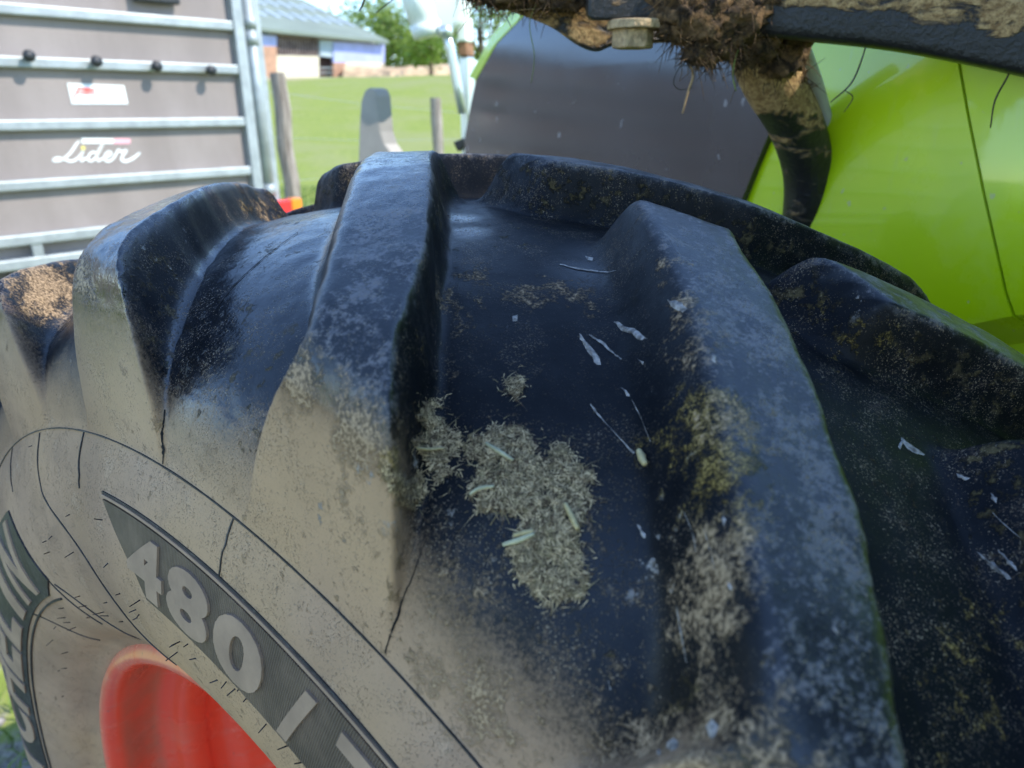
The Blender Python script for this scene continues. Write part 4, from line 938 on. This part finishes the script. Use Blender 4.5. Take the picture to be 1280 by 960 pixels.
# script sign
lid = empty('script_sign', wp(120, 190), tr)
wall_line('sign_bar', [(102, 176), (122, 176), (142, 176.5)], 6.5, M['white_sticker'], -.005, lid)
wall_line('sign_bar', [(142, 176.5), (152, 176.5), (163, 176.5)], [6.5, 7, 6], M['pink_print'], -.005, lid)
for pts, w in (([(99, 176), (95, 181), (88, 191), (80, 198), (72, 201), (67, 200), (72, 197.5), (80, 199), (88, 201.5), (94, 200), (99, 196)], [2, 3, 3.2, 3, 3, 3.5, 3, 3, 3, 3, 2.5]),   # L
               ([(99, 196), (104, 189), (101, 196), (102, 201), (108, 197)], 2.8),                                                                                     # i
               ([(121, 191), (115, 190.5), (111, 195), (110, 200), (115, 201), (120, 196), (124, 187), (129, 179), (125, 187), (121, 196), (123, 201), (128, 198)], 2.7),       # d
               ([(128, 198), (136, 195), (139, 191), (135, 190), (131, 195), (131, 200), (136, 201.5), (142, 198)], 2.6),                                               # e
               ([(142, 198), (147, 189), (149, 187.5), (152, 190), (158, 188), (154, 194), (152, 199), (157, 201.5), (166, 198), (175, 191)], [2.6, 2.8, 2.8, 2.8, 2.8, 2.8, 3.2, 3.6, 3.4, 2])):   # r and swash
    wall_line('sign_letter', pts, w, M['white_sticker'], -.005, lid)
a_ = [(104+2.7*math.cos(k*PI/5), 185+2.7*math.sin(k*PI/5)) for k in range(10)]; wall_poly('sign_dot', a_, M['yellow_print'], -.0048, .001, lid)
# tail light
mb = MB(); p = on_plane(352, 262, PR+WD*.2+WN*.05, WN); mb.box(p, WD*.075, WN*.03, UP*.055); mb.obj('tail_lens', M['lens_red'], tr, bevel=.008)
mb = MB(); p2 = on_plane(368, 259, PR+WD*.2+WN*.05, WN); mb.box(p2+WN*.004, WD*.035, WN*.03, UP*.055); o = mb.obj('indicator_lens', M['lens_orange'], tr, bevel=.008)
mb = MB(); mb.box(p-UP*.10+WD*.02-WN*.02, WD*.16, WN*.03, UP*.04); mb.obj('light_bar', M['galv'], tr)
# trailer axle and wheels hold it up
mb = MB(); mb.box(TW(-1.9, -.5, .5), WD*1.9, WN*.05, UP*.11); mb.obj('chassis_beam', M['galv'], tr)
for s_ in (-1.6, -2.4):
    mb = MB(); mb.tube([TW(s_, -.08, .33), TW(s_, -.28, .33)], .33, 28); mb.obj('trailer_wheel', M['black_plastic'], tr, bevel=.03)
mb = MB(); mb.box(TW(-2.0, -.18, .35), WD*.46, WN*.02, UP*.05); mb.obj('axle_beam', M['galv'], tr)
# ------------------------------------------------------------------ fence
fence = tag(empty('wire_fence', at(350, 250, 6.4).to_2d().to_3d()), 'weathered wooden post and wire fence before the pasture', 'fence')
def post(px0, py0, px1, Y, r):
    top = at(px0, py0, Y); b = Vector((top.x+.02, Y, float(terrain_z(top.x, Y))-.05))
    pts = [b+(top-b)*t+Vector((random.gauss(0, .006), 0, 0)) for t in np.linspace(0, 1, 7)]
    mb = MB(); mb.tube(pts, [r*1.08, r*1.05, r, r*1.02, r*.98, r, r*.9], 10, True, .06); return mb.obj('post', M['post_wood'], fence, False), top
o, t1 = post(347, 91, 358, 6.4, .068); o, t2 = post(545, 122, 545, 8.8, .066); o, t3 = post(250, 95, 260, 4.9, .068) if 0 else (None, t1+(t1-t2))
for dz in (.15, .5, .85, 1.15):
    mb = MB(); a = t1-UP*dz; b = t2-UP*dz*.9; c = b+(b-a)*1.2; mb.tube([a+(a-b)*.8, a, (a+b)/2-UP*.02, b, c], .0022, 5); mb.obj('wire', M['galv'], fence)
mb = MB(); c = t2+(t2-t1)*1.0; c.z = float(terrain_z(c.x, c.y)); mb.tube([c-UP*.05, c+UP*1.4], .06, 9); mb.obj('post', M['post_wood'], fence)
# ------------------------------------------------------------------ barn
BD, BN = WD.copy(), WN.copy(); E0 = at(481, 79, 55.); E0 = Vector((E0.x, E0.y, 0))
barn = tag(empty('barn', E0-BD*12), 'long farm barn with grey-green roof and lavender blue cladding', 'barn')
def bp_(px, py, o_=0.): return on_plane(px, py, E0+BN*o_, BN)
def bwall(name, L, mat, o_=0., th=.25, parent=barn):
    mb = MB(); mb.prism([bp_(x, y, o_) for x, y in L], BN*-th); return mb.obj(name, mat, parent)
bwall('cream_wall', [(432, 78), (481, 78), (481, 106), (432, 106)], M['cream']); bwall('blue_cladding', [(417, 52), (481, 55), (481, 78), (417, 78)], M['blue_clad'])
bwall('brown_wall', [(417, 78), (432, 78), (432, 106), (417, 106)], M['brown_block'])
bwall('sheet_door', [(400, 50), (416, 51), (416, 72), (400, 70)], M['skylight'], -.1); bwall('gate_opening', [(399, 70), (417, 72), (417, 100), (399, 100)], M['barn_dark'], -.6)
for y in (84, 90, 96): bwall('gate_bar', [(399, y), (417, y), (417, y+1.4), (399, y+1.4)], M['galv'], -.05, .06)
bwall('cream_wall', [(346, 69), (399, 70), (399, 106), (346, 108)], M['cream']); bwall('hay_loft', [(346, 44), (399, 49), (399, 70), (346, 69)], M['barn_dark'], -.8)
for k in range(15): x = 347.5+k*3.5; bwall('slat', [(x, 44.5), (x+1.3, 44.6), (x+1.3, 69), (x, 69)], M['slats'], -.1, .08)
bwall('brown_wall', [(322, 57), (346, 58), (346, 108), (322, 110)], M['brown_block']); bwall('blue_cladding', [(300, 40), (346, 45), (346, 58), (300, 57)], M['blue_clad']); bwall('cream_wall', [(200, 50), (322, 57), (322, 112), (200, 118)], M['cream']); bwall('blue_cladding', [(200, 28), (300, 40), (300, 57), (200, 50)], M['blue_clad'])
# roof
eR = bp_(486, 54.5, .6); eL = bp_(120, 19, .6); bk = -BN
rR = at(378, 2, 62.9); dir_ = (eL-eR); rL = rR+dir_
mb = MB(); mb.prism([eR, rR, rL, eL], (0, 0, .18)); roof = mb.obj('roof', M['roof'], barn); WORLD[roof.name] = WORLD[barn.name]
back = eR+bk*22.8-UP*0; mb = MB(); bkR = rR+(rR-eR)*1.0; bkR.z = eR.z; mb.prism([rR, bkR, bkR+dir_, rL], (0, 0, .18)); mb.obj('roof', M['roof'], barn)
gb = E0+bk*20; 
mb = MB(); mb.prism([Vector((E0.x, E0.y, eR.z-.2))-BD*.05, rR-UP*.3-BD*.3, Vector((bkR.x, bkR.y, bkR.z-.2)), Vector((bkR.x, bkR.y, 2.0)), Vector((E0.x, E0.y, 2.0))-BD*.05], BD*-.2); mb.obj('gable_wall', M['cream'], barn)
def roof_pt(a, b): return eR+(eL-eR)*a+(rR-eR)*b
for a0 in np.arange(.02, .62, .052):
    for b0_ in (.30, .62):
        mb = MB(); mb.prism([roof_pt(a0, b0_)+UP*.2, roof_pt(a0+.020, b0_)+UP*.2, roof_pt(a0+.020, b0_+.17)+UP*.2, roof_pt(a0, b0_+.17)+UP*.2], (0, 0, .04)); mb.obj('rooflight', M['skylight'], roof)
# ------------------------------------------------------------------ trees
def tree(px, py_top, Y, width, label, mat, n=2600, leaf=.42, low=.30, seed=1):
    r = random.Random(seed); top = at(px, py_top, Y); gz = float(terrain_z(top.x, Y)); H = top.z-gz; base = Vector((top.x, Y, gz))
    root = tag(empty('tree', base), label, 'tree', 'trees behind the pasture')
    lobes = []
    for k in range(13):
        a = r.uniform(0, 2*PI); h = r.uniform(low, .86); q = math.sin(PI*min(1, max(.05, (h-low*.6)/(1.08-low*.6))))**.7
        lobes.append((base+Vector((math.cos(a)*width*.36*q, math.sin(a)*width*.36*q, H*h)), width*r.uniform(.17, .29)))
    lobes.append((base+UP*H*.88, width*.18))
    mb = MB(); mb.tube([base-UP*.2, base+UP*H*.25, base+UP*H*.55, base+UP*H*.8], [width*.035, width*.028, width*.018, width*.006], 8); 
    for c, rad in lobes[:8]: mb.tube([base+UP*H*.3, (base+UP*H*.45+c)/2, c], [width*.014, width*.009, width*.004], 5, False)
    mb.obj('trunk', M['bark'], root)
    mb = MB(); V = []; F = []
    for _ in range(n):
        c, rad = r.choice(lobes); d = Vector((r.gauss(0, 1), r.gauss(0, 1), r.gauss(0, 1))).normalized(); p = c+d*rad*(r.random()**.4)*Vector((1, 1, .85)).length/1.65
        nrm = (d+Vector((r.gauss(0, .5), r.gauss(0, .5), r.gauss(0, .5)))).normalized(); a = nrm.orthogonal().normalized(); b = nrm.cross(a); s_ = leaf*r.uniform(.5, 1.2); an = r.uniform(0, 6.3)
        a, b = a*math.cos(an)+b*math.sin(an), b*math.cos(an)-a*math.sin(an); i = len(V)
        V += [p-a*s_*.5, p+b*s_*.3, p+a*s_*.5, p-b*s_*.3]; F.append((i, i+1, i+2, i+3))
    mb.add(V, F); mb.obj('crown', mat, root); return root
tree(449, 10, 78, 8.5, 'rounded dark green tree just right of the barn roof', M['leaf_a'], seed=2)
tree(478, 4, 74, 11, 'broad bright green tree standing right of the barn end', M['leaf_b'], n=3800, low=.15, seed=3)
tree(520, 14, 72, 11, 'leafy green tree behind the white linkage casting', M['leaf_a'], n=3600, low=.18, seed=4)
tree(537, 38, 50, 4.2, 'small young tree with a bare thin trunk by the bank', M['leaf_b'], n=1300, leaf=.3, low=.45, seed=6)
tree(600, -10, 70, 12, 'tall bright green tree beside the tractor nose', M['leaf_b'], n=4200, low=.12, seed=5)
tree(700, -10, 75, 13, 'green tree hidden mostly behind the tractor bonnet', M['leaf_a'], n=2600, low=.12, seed=8)
# low earth bank and dry stone wall line beyond the pasture
bank_m = simple('sandy_earth_bank', (.46, .33, .21), .95, .3, 1.4)
V = []; F = []; xs_ = np.linspace(-11, 8, 60)
for i, x in enumerate(xs_):
    y = 52+.35*(x+11); z = float(terrain_z(x, y)); hgt = .95+.35*(fbm(np.array([[x*.6, 0, 0]]), 3, 2)[0]-.5)*2
    for dy, zz in ((-1.2, -.2), (-.6, hgt*.7), (0, hgt), (.8, hgt*.9), (2., -.2)): V.append((x, y+dy, z+zz))
for i in range(len(xs_)-1):
    for k in range(4): F.append((i*5+k, (i+1)*5+k, (i+1)*5+k+1, i*5+k+1))
tag(mesh_obj('earth_bank', V, F, bank_m, smooth=True), kind='structure')
# ------------------------------------------------------------------ grass and stones
def grass(name, n, xr, yr, hmin, hmax, w, label, dens_=None):
    V = []; F = []; X = rng.uniform(*xr, n); Y = rng.uniform(*yr, n)
    if dens_ is not None: k = dens_(X, Y) > rng.random(n); X, Y = X[k], Y[k]
    Z = terrain_z(X, Y)
    for x, y, z in zip(X, Y, Z):
        h = random.uniform(hmin, hmax); a = random.uniform(0, 6.28); ca, sa = math.cos(a)*w, math.sin(a)*w; lx, ly = random.gauss(0, .4)*h, random.gauss(0, .4)*h; i = len(V)
        V += [(x-ca, y-sa, z-.01), (x+ca, y+sa, z-.01), (x+lx*.4+ca*.7, y+ly*.4+sa*.7, z+h*.6), (x+lx*.4-ca*.7, y+ly*.4-sa*.7, z+h*.6), (x+lx, y+ly, z+h)]
        F += [(i, i+1, i+2, i+3), (i+3, i+2, i+4)]
    o = mesh_obj(name, V, F, M['blade']); return tag(o, label, 'grass', kind='stuff')
grass('grass', 16000, (-3.4, -.75), (.5, 3.6), .02, .09, .004, 'short grass tufts on the ground beside the tyre', lambda x, y: np.clip(fbm(np.stack([x*2.2, y*2.2, 0*x], 1), 3, 4)*3-1.0, 0, 1))
grass('grass', 22000, (-6, 1.5), (4.5, 13), .03, .12, .007, 'green pasture grass behind the fence')
def stones():
    V = []; F = []
    for _ in range(900):
        x, y = random.uniform(-2.6, -.55), random.uniform(.3, 2.4); s_ = random.uniform(.006, .022); bm = bmesh.new(); bmesh.ops.create_icosphere(bm, subdivisions=1, radius=1); b = len(V)
        for v in bm.verts: V.append((x+v.co.x*s_*random.uniform(.8, 1.2), y+v.co.y*s_*random.uniform(.8, 1.2), v.co.z*s_*.6+.003))
        F += [tuple(v.index+b for v in f.verts) for f in bm.faces]; bm.free()
    return tag(mesh_obj('gravel', V, F, simple('gravel_stone', (.30, .27, .24), .9, .5, 40)), 'loose grey gravel on the ground beside the tyre', 'gravel', kind='stuff')
stones()
